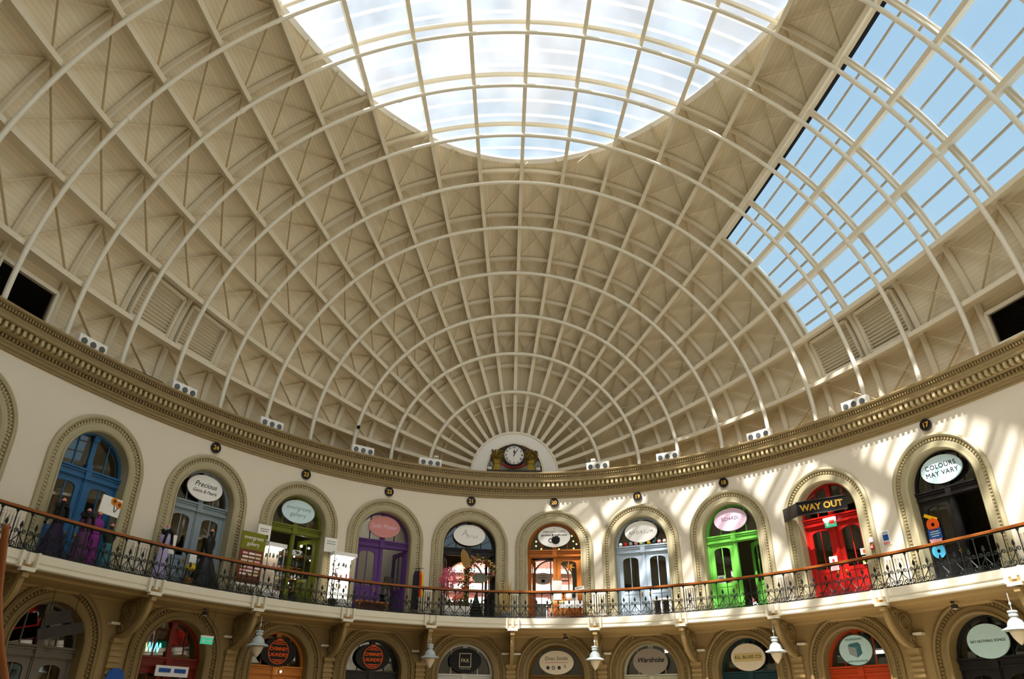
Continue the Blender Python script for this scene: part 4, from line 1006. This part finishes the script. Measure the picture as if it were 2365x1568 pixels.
def cabinet(th, off, w, h, label, bright):
    loc, rz = place(th, off, ZF); t = thing('display_cabinet', label, 'display cabinet', loc, rz, 'lit glass display cabinets')
    MB().box((0, 0, h + .06), (w + .06, .5, .14)).build('canopy', 'white', t); MB().box((0, 0, .2), (w, .46, .4)).build('base', 'white', t)
    p = MB()
    for sx in (-1, 1):
        for sy in (-1, 1): p.box((sx * (w / 2 - .02), sy * .2, (h + .4) / 2), (.03, .03, h - .4))
    p.build('posts', 'grey', t)
    MB().box((0, .2, (h + .4) / 2), (w - .05, .02, h - .4)).build('lit_back', 'case_lit' if bright else 'c_sand', t)
    for k in range(1, 4):
        z = .4 + (h - .4) * k / 4; MB().box((0, 0, z), (w - .08, .36, .012)).build('shelf', 'glass_side', t)
        g = MB()
        for q in range(5): g.lathe([(.02, z + .01), (random.uniform(.03, .06), z + .07), (.03, z + random.uniform(.12, .2))], (-w / 2 + .12 + q * (w - .2) / 4, random.uniform(-.12, .1), 0), n=8)
        g.build('wares', ['c_teal2', 'c_straw', 'c_pinksign', 'lens'][k % 4], t)
    MB().box((0, -.21, (h + .4) / 2), (w - .06, .01, h - .42)).build('glass_front', 'glass_side', t)
    MB().box((0, 0, h - .05), (w - .1, .1, .03)).build('glow_strip', 'lamp_white', t)
    return t
cabinet(-34.75, .45, .72, 1.95, 'lit glass display cabinet left of the olive-green shopfront', False)
cabinet(-25.7, .45, .95, 2.05, 'bright glass display cabinet right of the olive-green shopfront', True)
notice(-36.1, .35, 8.12, .56, .56, [(0, .12, .4, .03, 'grey'), (0, .04, .3, .03, 'grey'), (.14, -.16, .1, .16, 'darkgrey')], 'white sign above the left display cabinet', 'cabinet_sign', 'sign')
notice(-27.4, .35, 8.12, .56, .56, [(0, .14, .4, .03, 'grey'), (0, .05, .4, .03, 'grey')], 'white sign above the right display cabinet', 'cabinet_sign', 'sign')
def plant(th, off, label, name, h, col, nleaf, spread, pot='darkgrey', ph=.3, leaf=(.03, .16)):
    loc, rz = place(th, off, ZF); t = thing(name, label, 'plant', loc, rz)
    MB().lathe([(.12, 0), (.16, ph), (.17, ph + .03), (.14, ph + .03)], n=16).build('pot', pot, t)
    f = MB()
    for k in range(nleaf):
        a = random.uniform(0, 2 * PI); r = random.uniform(.1, 1) * spread; z = ph + (h - ph) * random.uniform(.2, 1); c = Vector((r * cos(a), r * sin(a) * .7, z))
        d = Vector((cos(a), sin(a), random.uniform(-.4, .8))).normalized() * leaf[1]; s = Vector((-sin(a), cos(a), 0)) * leaf[0]
        f.add([c - s * .3, c + d * .5 + s, c + d, c + d * .5 - s], [(0, 1, 2, 3)])
    f.build('foliage', col, t)
    MB().tube([(0, 0, ph), (0, 0, h * .8)], .015, 6).build('stem', 'c_darkwood', t)
    return t
plant(-27.0, .75, 'leafy potted plant before the right display cabinet', 'potted_plant', 1.9, 'c_darkgreen', 90, .22)
plant(-31.0, .1, 'dark bushy plant in the olive-green doorway', 'potted_plant', 2.2, 'c_darkgreen', 160, .4)
# glittering ware shelves in the olive doorway
loc, rz = place(-30.3, -1.2, ZF); t = thing('ware_rack', 'rack of glittering glassware inside the olive-green doorway', 'shelf rack', loc, rz)
MB().box((0, .15, 1.2), (1.3, .02, 2.4)).build('back', 'darkgrey', t)
for k in range(5):
    z = .3 + k * .45; MB().box((0, 0, z), (1.3, .28, .03)).build('shelf', 'c_wood', t); g = MB()
    for q in range(8): g.lathe([(.02, z + .02), (random.uniform(.04, .07), z + .1), (.03, z + random.uniform(.16, .28))], (-.55 + q * .157, -.05, 0), n=8)
    g.build('wares', ['c_teal2', 'c_straw', 'white', 'lens', 'c_sand'][k], t)
for k, (x, z) in enumerate(((-.1, 2.55), (.35, 2.5), (.1, 2.05), (.3, 1.2), (.0, 1.0))):
    o = MB().ball((0, 0, 0), .05 if k < 2 else .035, 8, 6).build('spot_bulb', 'lamp_white', t); o.location = (x, -.3, z)
notice(-30.8, -.3, 7.75, .5, .2, [(.1, 0, .16, .1, 'grey')], 'small white sign hanging in the olive-green doorway', 'hanging_sign', 'sign')
# bench, clothes rail and chair by the purple shopfront
loc, rz = place(-21.2, .5, ZF); t = thing('bench', 'low bench with an orange-brown slatted seat before the purple shopfront', 'bench', loc, rz)
MB().box((0, 0, .42), (1.35, .4, .06)).build('seat', 'c_wood', t)
for sx in (-1, 1):
    for sy in (-1, 1): MB().box((sx * .6, sy * .15, .2), (.06, .06, .4)).build('leg', 'c_wood', t)
MB().box((0, .05, .22), (1.1, .04, .3)).build('panel', 'c_brown', t)
loc, rz = place(-15.0, .55, ZF); t = thing('clothes_rail', 'rail of black, red and yellow garments right of the purple shopfront', 'clothes rail', loc, rz)
fr = MB(); fr.tube([(0, -.25, 0), (0, -.25, 1.9), (0, .25, 1.9), (0, .25, 0)], .018, 6); fr.box((0, -.25, .03), (.4, .05, .05)); fr.box((0, .25, .03), (.4, .05, .05)); fr.tube([(-.22, -.2, 1.86), (.22, -.2, 1.9)], .012, 6); fr.build('frame', 'darkgrey', t)
for k, c in enumerate(('black', 'black', 'c_signal_red', 'c_yellow')):
    y = -.22 + k * .03; x = -.14 + k * .1; g = MB(); g.prism([(x - .13, .75 if k > 1 else .25), (x + .1, .75 if k > 1 else .25), (x + .09, 1.6), (x + .03, 1.78), (x - .03, 1.78), (x - .1, 1.6)], y - .012, y + .012); g.build('garment', c, t)
def chair(th, off, label, seatc, fc, rot=0):
    loc, rz = place(th, off, ZF); t = thing('chair', label, 'chair', loc, rz + rot)
    MB().box((0, 0, .46), (.44, .44, .06)).build('seat', seatc, t); MB().box((0, .2, .8), (.42, .04, .42)).build('backrest', seatc, t)
    for sx in (-1, 1):
        for sy in (-1, 1): MB().tube([(sx * .19, sy * .19, .44), (sx * .22, sy * .22, 0)], .016, 6).build('leg', fc, t)
    return t
chair(-17.9, -.9, 'black chair just inside the open purple doorway', 'black', 'black', .5)
loc, rz = place(-18.6, -.3, ZF); t = thing('easel', 'dark easel with a tilted board in the purple doorway', 'easel', loc, rz); l = MB(); easel_legs(l, 1.6, .3); l.build('legs', 'black', t); MB().box((.1, -.06, 1.35), (.34, .03, .5), ry=.2).build('board', 'darkgrey', t)
# garland, feather tree, flamingo and planter by the black shopfront
loc, rz = place(-6.3, -.05, ZF); t = thing('flower_garland', 'arched garland of mixed dried flowers round the black doorway', 'garland', loc, rz)
pathg = [(-.3 - .12 * sin(z * 2), z) for z in [.25 * k for k in range(1, 9)]] + [(-.32 + 1.22 * k / 12, 2.15 + .42 * sin(PI * (.15 + .75 * k / 12))) for k in range(13)] + [(.9, 2.2), (.88, 1.95)]
sets = {'c_leafgreen': [], 'c_yellow': [], 'c_petalpink': [], 'c_sand': [], 'c_brown': [], 'c_strong_orange': []}
fm = {k: MB() for k in sets}
for i in range(len(pathg) - 1):
    for q in range(60):
        f = random.random(); x = pathg[i][0] + (pathg[i + 1][0] - pathg[i][0]) * f; z = pathg[i][1] + (pathg[i + 1][1] - pathg[i][1]) * f
        sp = .2 if i > 7 else .36
        key = random.choice(['c_leafgreen'] * 5 + ['c_yellow', 'c_petalpink', 'c_sand', 'c_brown', 'c_brown', 'c_strong_orange'])
        fm[key].ball((x + random.gauss(0, sp * .38), random.uniform(-.16, .05), z + random.gauss(0, sp * .38)), random.uniform(.02, .042), 6, 4)
for k, mb in fm.items(): mb.build({'c_leafgreen': 'leaves', 'c_yellow': 'yellow_flowers', 'c_petalpink': 'pink_flowers', 'c_sand': 'cream_flowers', 'c_brown': 'dried_heads', 'c_strong_orange': 'orange_flowers'}[k], k, t)['kind'] = 'stuff'
lf = MB(); lf.prism([(-.38 + .42 * cos(2 * PI * k / 28) * cos(R(108)) - .21 * sin(2 * PI * k / 28) * abs(sin(PI * k / 28)) ** .3 * sin(R(108)), 2.55 + .42 * cos(2 * PI * k / 28) * sin(R(108)) + .21 * sin(2 * PI * k / 28) * cos(R(108))) for k in range(28)], -.26, -.24); o = lf.build('leaf_ornament', 'c_driedleaf'); o.location = loc; o.rotation_euler = (0, 0, rz); tag(o, 'large dried brown leaf fixed at the top left of the garland', 'leaf')
loc, rz = place(-10.3, .55, ZF); t = thing('feather_tree', 'pink feathery pampas bush on a stem left of the black doorway', 'plant', loc, rz)
f = MB()
for k in range(900):
    a = random.uniform(0, 2 * PI); v = random.uniform(-1, 1); q = sqrt(1 - v * v); rr = random.uniform(.5, 1) ** .5
    c0 = Vector((.37 * rr * q * cos(a) * (1 + .25 * sin(7 * v + 2)), .26 * rr * q * sin(a), 1.56 + .5 * rr * v))
    d = Vector((random.uniform(-1, 1), random.uniform(-1, 1), random.uniform(-1, .8))).normalized() * random.uniform(.08, .15); e_ = d.cross(Vector((random.uniform(-1, 1), random.uniform(-1, 1), 1))).normalized() * .022
    f.add([c0, c0 + d * .5 + e_, c0 + d, c0 + d * .5 - e_], [(0, 1, 2, 3)])
f.build('plumes', 'c_petalpink', t); MB().tube([(0, 0, .2), (.03, 0, .8), (0, 0, 1.5)], .03, 6).build('stem', 'c_wood', t); MB().lathe([(.14, 0), (.18, .3), (.16, .32)], n=14).build('pot', 'c_sand', t)
loc, rz = place(-9.2, .85, ZF); t = thing('flamingo', 'coral flamingo figure behind the railing left of the black doorway', 'flamingo figure', loc, rz)
b = MB(); b.tube([(-.2, 0, .68), (-.1, 0, .74), (.02, 0, .8), (.14, 0, .84), (.22, 0, .9), (.25, 0, 1.02), (.2, 0, 1.1), (.12, 0, 1.06), (.09, 0, .99)], [.02, .08, .12, .11, .05, .03, .035, .03, .012], 10); b.build('body', 'c_coral', t, smooth=True)
for dx in (-.03, .05): MB().tube([(dx, 0, .72), (dx + .01, 0, .38), (dx, 0, 0)], .012, 6).build('leg', 'c_petalpink', t)
loc, rz = place(-9.0, .8, ZF); t = thing('planter_box', 'long white planter box behind the railing before the black doorway', 'planter', loc, rz)
MB().box((0, 0, .24), (1.05, .3, .46)).build('box', 'white', t); MB().box((0, 0, .475), (.98, .24, .02)).build('soil', 'c_darkwood', t); f = MB()
for k in range(50):
    x = random.uniform(-.5, .5); f.add([(x, 0, .47), (x + .05, -.02, .6), (x + random.uniform(-.15, .15), random.uniform(-.1, .1), .62 + random.uniform(0, .15))], [(0, 1, 2)])
f.build('plants', 'c_leafgreen', t)
loc, rz = place(-5.9, .5, ZF); t = thing('fir_tree', 'small dark fir tree in the black doorway behind the railing', 'tree', loc, rz); f = MB()
for k in range(7): f.lathe([(.36 - .045 * k, .14 + k * .11), (.05, .36 + k * .11)], n=11, wob=lambda q, z: 1 + .2 * (q % 2))
f.build('branches', 'c_darkgreen', t); MB().tube([(0, 0, 0), (0, 0, .3)], .04, 6).build('trunk', 'c_darkwood', t)
loc, rz = place(-1.5, .6, ZF); t = thing('pampas_grass', 'tall straw-coloured pampas grass right of the black doorway', 'plant', loc, rz); f = MB()
for k in range(46):
    x = random.uniform(-.36, .36); y = random.uniform(-.15, .15); h = random.uniform(1.0, 1.75); f.tube([(x * .3, y * .3, .15), (x * .7, y, h * .6), (x, y, h)], [.008, .03, .006], 5)
f.build('plumes', 'c_straw', t); MB().lathe([(.16, 0), (.2, .26), (.18, .28)], n=14).build('pot', 'grey', t)
loc, rz = place(-8.2, -.1, 7.88); t = thing('wall_lamp', 'small lit globe lamp at the left of the black doorway', 'lamp', loc, rz); MB().ball((0, 0, 0), .12, 10, 6, sx=1.3).build('globe', 'lamp_warm', t); MB().tube([(0, .05, .1), (0, .2, .2)], .015, 6).build('bracket', 'black', t)
loc, rz = place(-4.95, -.5, 7.55); t = thing('oval_sign', 'small grey-green oval sign hanging inside the black doorway', 'sign', loc, rz); disc(MB(), .2, -.01, .01, 32, .36).build('board', 'sage', t); MB().tube([(-.2, 0, .17), (-.2, 0, .5)], .006, 5).tube([(.2, 0, .17), (.2, 0, .5)], .006, 5).build('cord', 'black', t)
loc, rz = place(4.0, -1.6, 7.75); t = thing('oval_sign', 'small white oval sign with a dark cup hanging inside the orange-brown doorway', 'sign', loc, rz); disc(MB(), .26, -.01, .01, 32, .42).build('board', 'white_cap', t); text('CRAFTY', .08, 'darkgrey', t, (0, -.015, .12)).scale = (-1, 1, 1); text('WORKSHOP', .08, 'darkgrey', t, (0, -.015, .03)).scale = (-1, 1, 1); MB().prism([(-.09, -.06), (.0, -.03), (.1, -.06), (.08, -.17), (-.06, -.17)], -.016, -.01).build('cup', 'black', t); MB().tube([(-.2, 0, .2), (-.2, 0, .6)], .006, 5).tube([(.2, 0, .2), (.2, 0, .6)], .006, 5).build('cord', 'black', t)
# orange shop: fairy lights, star, easel, table
for k, (x, z) in enumerate(((-.57, 9.36), (-.85, 9.2), (-.86, 9.0), (.78, 9.42), (.84, 9.18), (.98, 9.05), (-.62, 8.86), (.18, 8.84), (.85, 8.86))):
    loc, rz = place(5.95, -.5, z); o = MB().ball((0, 0, 0), .034, 8, 6).build('fairy_light', 'lamp_warm'); a = Vector((x, 0, 0)); a.rotate(Matrix.Rotation(rz, 3, 'Z')); o.location = Vector(loc) + a
    tag(o, 'tiny warm fairy light in the fanlight of the orange-brown shopfront', 'fairy light', 'fairy lights in the orange-brown fanlight')
loc, rz = place(8.05, -.44, 8.05); t = thing('star_ornament', 'orange paper star with hanging tails in the right orange-brown door', 'star', loc, rz)
MB().prism([((.26 if k % 2 == 0 else .1) * cos(PI / 2 + k * PI / 7), (.26 if k % 2 == 0 else .1) * sin(PI / 2 + k * PI / 7)) for k in range(14)], -.02, .02).build('star', 'c_sunflower', t); MB().tube([(.05, 0, -.2), (.02, 0, -.65)], .012, 5).build('tail', 'c_straw', t)
loc, rz = place(6.5, .65, ZF); t = thing('easel', 'light wooden easel with a white board before the orange-brown shopfront', 'easel', loc, rz); l = MB(); easel_legs(l, 1.75, .34); l.box((0, -.06, .72), (.6, .06, .05)); l.build('legs', 'c_straw', t); MB().box((-.02, -.07, 1.2), (.42, .02, .78), ry=.04).build('board', 'paper', t)
loc, rz = place(8.6, .45, ZF); t = thing('table', 'white-clothed table before the right orange-brown door', 'table', loc, rz); MB().box((0, 0, .74), (1.0, .5, .05)).build('tabletop', 'c_wood', t); MB().box((0, -.24, .62), (1.0, .03, .28)).build('cloth', 'paper', t)
for sx in (-1, 1):
    for sy in (-1, 1): MB().box((sx * .45, sy * .2, .36), (.05, .05, .72)).build('leg', 'c_wood', t)
loc, rz = place(8.85, .4, 7.0 - .55); t = thing('framed_picture', 'small framed black and white picture on the white table', 'picture', loc, rz); fr = MB(); fr.ring([(-.16, 0), (.16, 0), (.16, .42), (-.16, .42)], [(-.13, .03), (.13, .03), (.13, .39), (-.13, .39)], -.015, .015); fr.build('frame', 'white', t); MB().box((0, .005, .21), (.26, .01, .36)).build('print', 'grey', t); MB().ball((0, -.01, .23), .09, 10, 6, sy=.2).build('motif', 'black', t)
loc, rz = place(8.1, .35, 6.45); o = MB().lathe([(.1, 0), (.17, .1), (.17, .24), (.1, .32)], n=18).build('vase', 'white', smooth=True); o.location = loc; tag(o, 'round white vase on the white-clothed table', 'vase')
notice(9.75, .4, 6.98, .4, .14, [(0, .02, .3, .03, 'grey')], 'small tilted white card at the right end of the white table', 'card', 'card', -.15)
# coloured pots along the transom of the pale blue shopfront
for k, c in enumerate(('white', 'c_signal_red', 'grey', 'c_pinksign', 'c_greenpale', 'c_yellow', 'teal', 'c_pinksign', 'c_sand')):
    loc, rz = place(18.7, -.24, USP + .01); a = Vector((-.98 + .235 * k + (.1 if k > 4 else 0), 0, 0)); a.rotate(Matrix.Rotation(rz, 3, 'Z'))
    mb = MB(); mb.lathe([(.055, 0), (.08, .03), (.085, .09), (.05, .14), (.03, .15)], n=14); o = mb.build('pot', 'p_teal' if c == 'teal' else c, smooth=True); o.location = Vector(loc) + a
    tag(o, '%s pot on the pale blue transom, %s from its left end' % (['white', 'red', 'grey', 'pink', 'pale green', 'yellow', 'dark teal', 'pink', 'cream'][k], ORD[k + 1]), 'pot', 'pots along the pale blue transom')
loc, rz = place(21.3, .2, ZF); t = thing('side_table', 'white low table with dark panels before the right pale blue door', 'table', loc, rz); MB().box((0, 0, .72), (.8, .36, .06)).build('tabletop', 'white', t); MB().box((0, .12, .38), (.74, .06, .62)).build('back_panel', 'darkgrey', t)
for sx in (-1, 0, 1): MB().box((sx * .36, -.1, .35), (.09, .08, .7)).build('leg', 'white', t)
notice(28.5, -.42, 7.0, .3, .42, [(0, .05, .2, .2, 'grey')], 'grey printed poster behind the left bright green door glass', 'poster', 'poster')
loc, rz = place(29.6, -.9, 6.4); t = thing('flower_bunch', 'bunch of mixed red and cream flowers behind the bright green door glass', 'flowers', loc, rz); f = MB()
for k in range(30): f.ball((random.uniform(-.25, .25), random.uniform(-.1, .1), random.uniform(.3, .6)), .05, 6, 4)
f.build('blooms', 'c_pinksign', t); MB().lathe([(.1, -.7), (.14, .3)], n=12).build('vase', 'white', t)
# ground floor: neon, yellow lamps, boards
loc, rz = place(-44.4, -.42, 3.88); t = thing('neon_sign', 'glowing neon squiggle in yellow and cyan inside the dark red shopfront', 'neon sign', loc, rz)
pts = [(-.36 + .72 * k / 80, 0, .02 + .14 * sin(k / 80 * 2 * PI * 5.5)) for k in range(81)]
MB().tube(pts[:28], .016, 6).build('yellow_tube', 'neon_yellow', t); MB().tube(pts[27:], .016, 6).build('cyan_tube', 'neon_cyan', t); MB().box((0, .04, 0), (.9, .02, .03)).build('backing_bar', 'black', t)
for th, z, lab in ((-44.75, 3.42, 'small yellow lamp below the neon squiggle'), (-41.9, 3.5, 'yellow lamp right of the neon squiggle inside the dark red shopfront')):
    loc, rz = place(th, -.7, z); t = thing('yellow_lamp', lab, 'lamp', loc, rz); MB().lathe([(.05, -.06), (.08, 0), (.05, .1), (.02, .13)], n=12).build('shade', 'lamp_warm', t); MB().tube([(0, 0, .12), (0, 0, .6)], .006, 5).build('cord', 'black', t)
loc, rz = place(-42.5, -.1, 3.2); t = thing('door_board', 'white board with two dark panels over the dark red doors', 'board', loc, rz); MB().box((0, 0, 0), (1.2, .04, .32)).build('board', 'paper', t); MB().box((-.28, -.03, .02), (.42, .02, .12)).box((.28, -.03, .02), (.42, .02, .12)).build('print', 'c_mid_blue', t)
loc, rz = place(-48.2, .24, 2.86); o = disc(MB(), .3, -.02, .02, 32).build('round_sign', 'c_mid_blue'); o.location = loc; o.rotation_euler = (0, 0, rz); tag(o, 'round blue sign between the off-white and dark red ground-floor arches', 'sign')
loc, rz = place(-54.0, .35, 4.15); t = thing('hanging_board', 'tilted grey board hanging in the dark left ground-floor arch', 'board', loc, rz); MB().box((-.1, 0, .16), (.8, .03, .34), ry=R(-14)).box((.1, 0, -.17), (1.4, .03, .3), ry=R(-14)).build('board', 'darkgrey', t); MB().tube([(-.4, 0, .3), (-.4, 0, .9)], .008, 5).tube([(.4, 0, .3), (.4, 0, .9)], .008, 5).build('cord', 'black', t)
loc, rz = place(-30.9, -.1, 3.42); t = thing('spot_bulb', 'small bright lamp on the orange ground-floor transom', 'lamp', loc, rz); MB().ball((0, 0, 0), .04, 8, 6).build('bulb', 'lamp_cool', t); MB().box((0, .08, 0), (.05, .12, .05)).build('arm', 'darkgrey', t)
loc, rz = place(20.5, -.6, 4.52); t = thing('spot_bulb', 'bright round lamp above the taupe oval sign', 'lamp', loc, rz); MB().ball((0, 0, 0), .09, 10, 6, sx=1.4).build('bulb', 'lamp_white', t); MB().tube([(0, 0, .08), (0, 0, .4)], .012, 5).build('arm', 'darkgrey', t)
loc, rz = place(44.2, -.9, 4.05); t = thing('tube_lamp', 'bright white tube lamp inside the orange-red ground-floor shopfront', 'lamp', loc, rz); MB().tube([(-.5, 0, 0), (.5, 0, 0)], .045, 10).build('tube', 'lamp_cool', t); MB().box((0, .02, .09), (1.1, .1, .06)).build('housing', 'white', t)
# timber stair rail close to the camera, at the left edge
t = thing('stair_rail', 'curved brown timber rail close by at the bottom left corner', 'rail', (-3.67, 5.009, 0))
MB().tube([(x - -3.67, y - 5.009, z) for x, y, z in [(-4.093, 4.665, 2.703), (-4.092, 4.673, 2.671), (-4.086, 4.698, 2.576), (-4.078, 4.727, 2.452), (-4.064, 4.759, 2.306), (-4.038, 4.795, 2.163), (-4.002, 4.83, 2.022), (-3.965, 4.861, 1.906), (-3.91, 4.9, 1.747), (-3.793, 4.965, 1.436), (-3.67, 5.009, 1.119), (-3.67, 5.009, 0.0)]], .021, 10).build('rail', 'handrail', t, smooth=True)

# ------------------------------------------------------------------ camera
cam = bpy.data.objects.new('camera', bpy.data.cameras.new('camera')); C.objects.link(cam)
yaw, pitch, roll = R(1.5078), R(27.8089), R(.5216)
fwd = Vector((sin(yaw) * cos(pitch), cos(yaw) * cos(pitch), sin(pitch))); right = Vector((cos(yaw), -sin(yaw), 0)); up = right.cross(fwd)
r2 = right * cos(roll) + up * sin(roll); u2 = -right * sin(roll) + up * cos(roll)
cam.matrix_world = Matrix(((r2.x, u2.x, -fwd.x, -1.102), (r2.y, u2.y, -fwd.y, 0), (r2.z, u2.z, -fwd.z, 1.6025), (0, 0, 0, 1)))
cam.data.sensor_width = 36; cam.data.lens = 36 * 1707.98 / 2365; cam.data.clip_end = 300
bpy.context.scene.camera = cam

# ------------------------------------------------------------------ daylight
SUN_D = Vector((.37, .50, -1)).normalized()
sun = bpy.data.objects.new('sun', bpy.data.lights.new('sun', 'SUN')); C.objects.link(sun)
sun.data.energy = 13; sun.data.angle = R(.7); sun.data.color = (1, .975, .93)
sun.rotation_euler = SUN_D.to_track_quat('-Z', 'Y').to_euler()
w = bpy.data.worlds.new('sky'); bpy.context.scene.world = w; w.use_nodes = True
nt = w.node_tree; bg = nt.nodes['Background']
tc = nt.nodes.new('ShaderNodeTexCoord')
sx = nt.nodes.new('ShaderNodeSeparateXYZ'); nt.links.new(tc.outputs['Generated'], sx.inputs[0])
cr = nt.nodes.new('ShaderNodeValToRGB'); nt.links.new(sx.outputs[2], cr.inputs[0])
e = cr.color_ramp.elements; e[0].position = .0; e[0].color = (.50, .69, .79, 1); e[1].position = 1; e[1].color = (.31, .48, .68, 1)
e = cr.color_ramp.elements.new(.5); e.color = (.39, .59, .74, 1); e = cr.color_ramp.elements.new(.85); e.color = (.33, .53, .72, 1)
dt = nt.nodes.new('ShaderNodeVectorMath'); dt.operation = 'DOT_PRODUCT'; nt.links.new(tc.outputs['Generated'], dt.inputs[0]); dt.inputs[1].default_value = -SUN_D
mr = nt.nodes.new('ShaderNodeMapRange'); mr.inputs[1].default_value = .45; mr.inputs[2].default_value = 1; nt.links.new(dt.outputs['Value'], mr.inputs[0])
pw_ = nt.nodes.new('ShaderNodeMath'); pw_.operation = 'POWER'; pw_.inputs[1].default_value = 1.6; nt.links.new(mr.outputs[0], pw_.inputs[0])
gl = nt.nodes.new('ShaderNodeMix'); gl.data_type = 'RGBA'; gl.blend_type = 'ADD'; gl.inputs['B'].default_value = (3.4, 3.3, 3.1, 1); gl.clamp_result = False
cl = nt.nodes.new('ShaderNodeTexNoise'); cl.inputs['Scale'].default_value = 5; cl.inputs['Detail'].default_value = 6; nt.links.new(tc.outputs['Generated'], cl.inputs['Vector'])
cm_ = nt.nodes.new('ShaderNodeMapRange'); cm_.inputs[1].default_value = .30; cm_.inputs[2].default_value = .52; nt.links.new(cl.outputs[0], cm_.inputs[0])
ct = nt.nodes.new('ShaderNodeVectorMath'); ct.operation = 'DOT_PRODUCT'; nt.links.new(tc.outputs['Generated'], ct.inputs[0]); ct.inputs[1].default_value = Vector((-.2, .5, .84)).normalized()
cz = nt.nodes.new('ShaderNodeMapRange'); cz.inputs[1].default_value = .80; cz.inputs[2].default_value = .88; nt.links.new(ct.outputs['Value'], cz.inputs[0])
cmul = nt.nodes.new('ShaderNodeMath'); cmul.operation = 'MULTIPLY'; nt.links.new(cm_.outputs[0], cmul.inputs[0]); nt.links.new(cz.outputs[0], cmul.inputs[1])
cmx = nt.nodes.new('ShaderNodeMix'); cmx.data_type = 'RGBA'; cmx.inputs['B'].default_value = (.68, .71, .74, 1); nt.links.new(cr.outputs[0], cmx.inputs['A']); nt.links.new(cmul.outputs[0], cmx.inputs['Factor'])
nt.links.new(cmx.outputs['Result'], gl.inputs['A']); nt.links.new(pw_.outputs[0], gl.inputs['Factor'])
nt.links.new(gl.outputs['Result'], bg.inputs['Color']); bg.inputs['Strength'].default_value = 1.0
sc = bpy.context.scene
sc.view_settings.view_transform = 'Standard'; sc.view_settings.look = 'None'; sc.view_settings.exposure = .22; sc.view_settings.gamma = 1
sc.cycles.max_bounces = 10; sc.cycles.diffuse_bounces = 7; sc.cycles.transparent_max_bounces = 12; sc.cycles.glossy_bounces = 3
sc.cycles.sample_clamp_indirect = 4
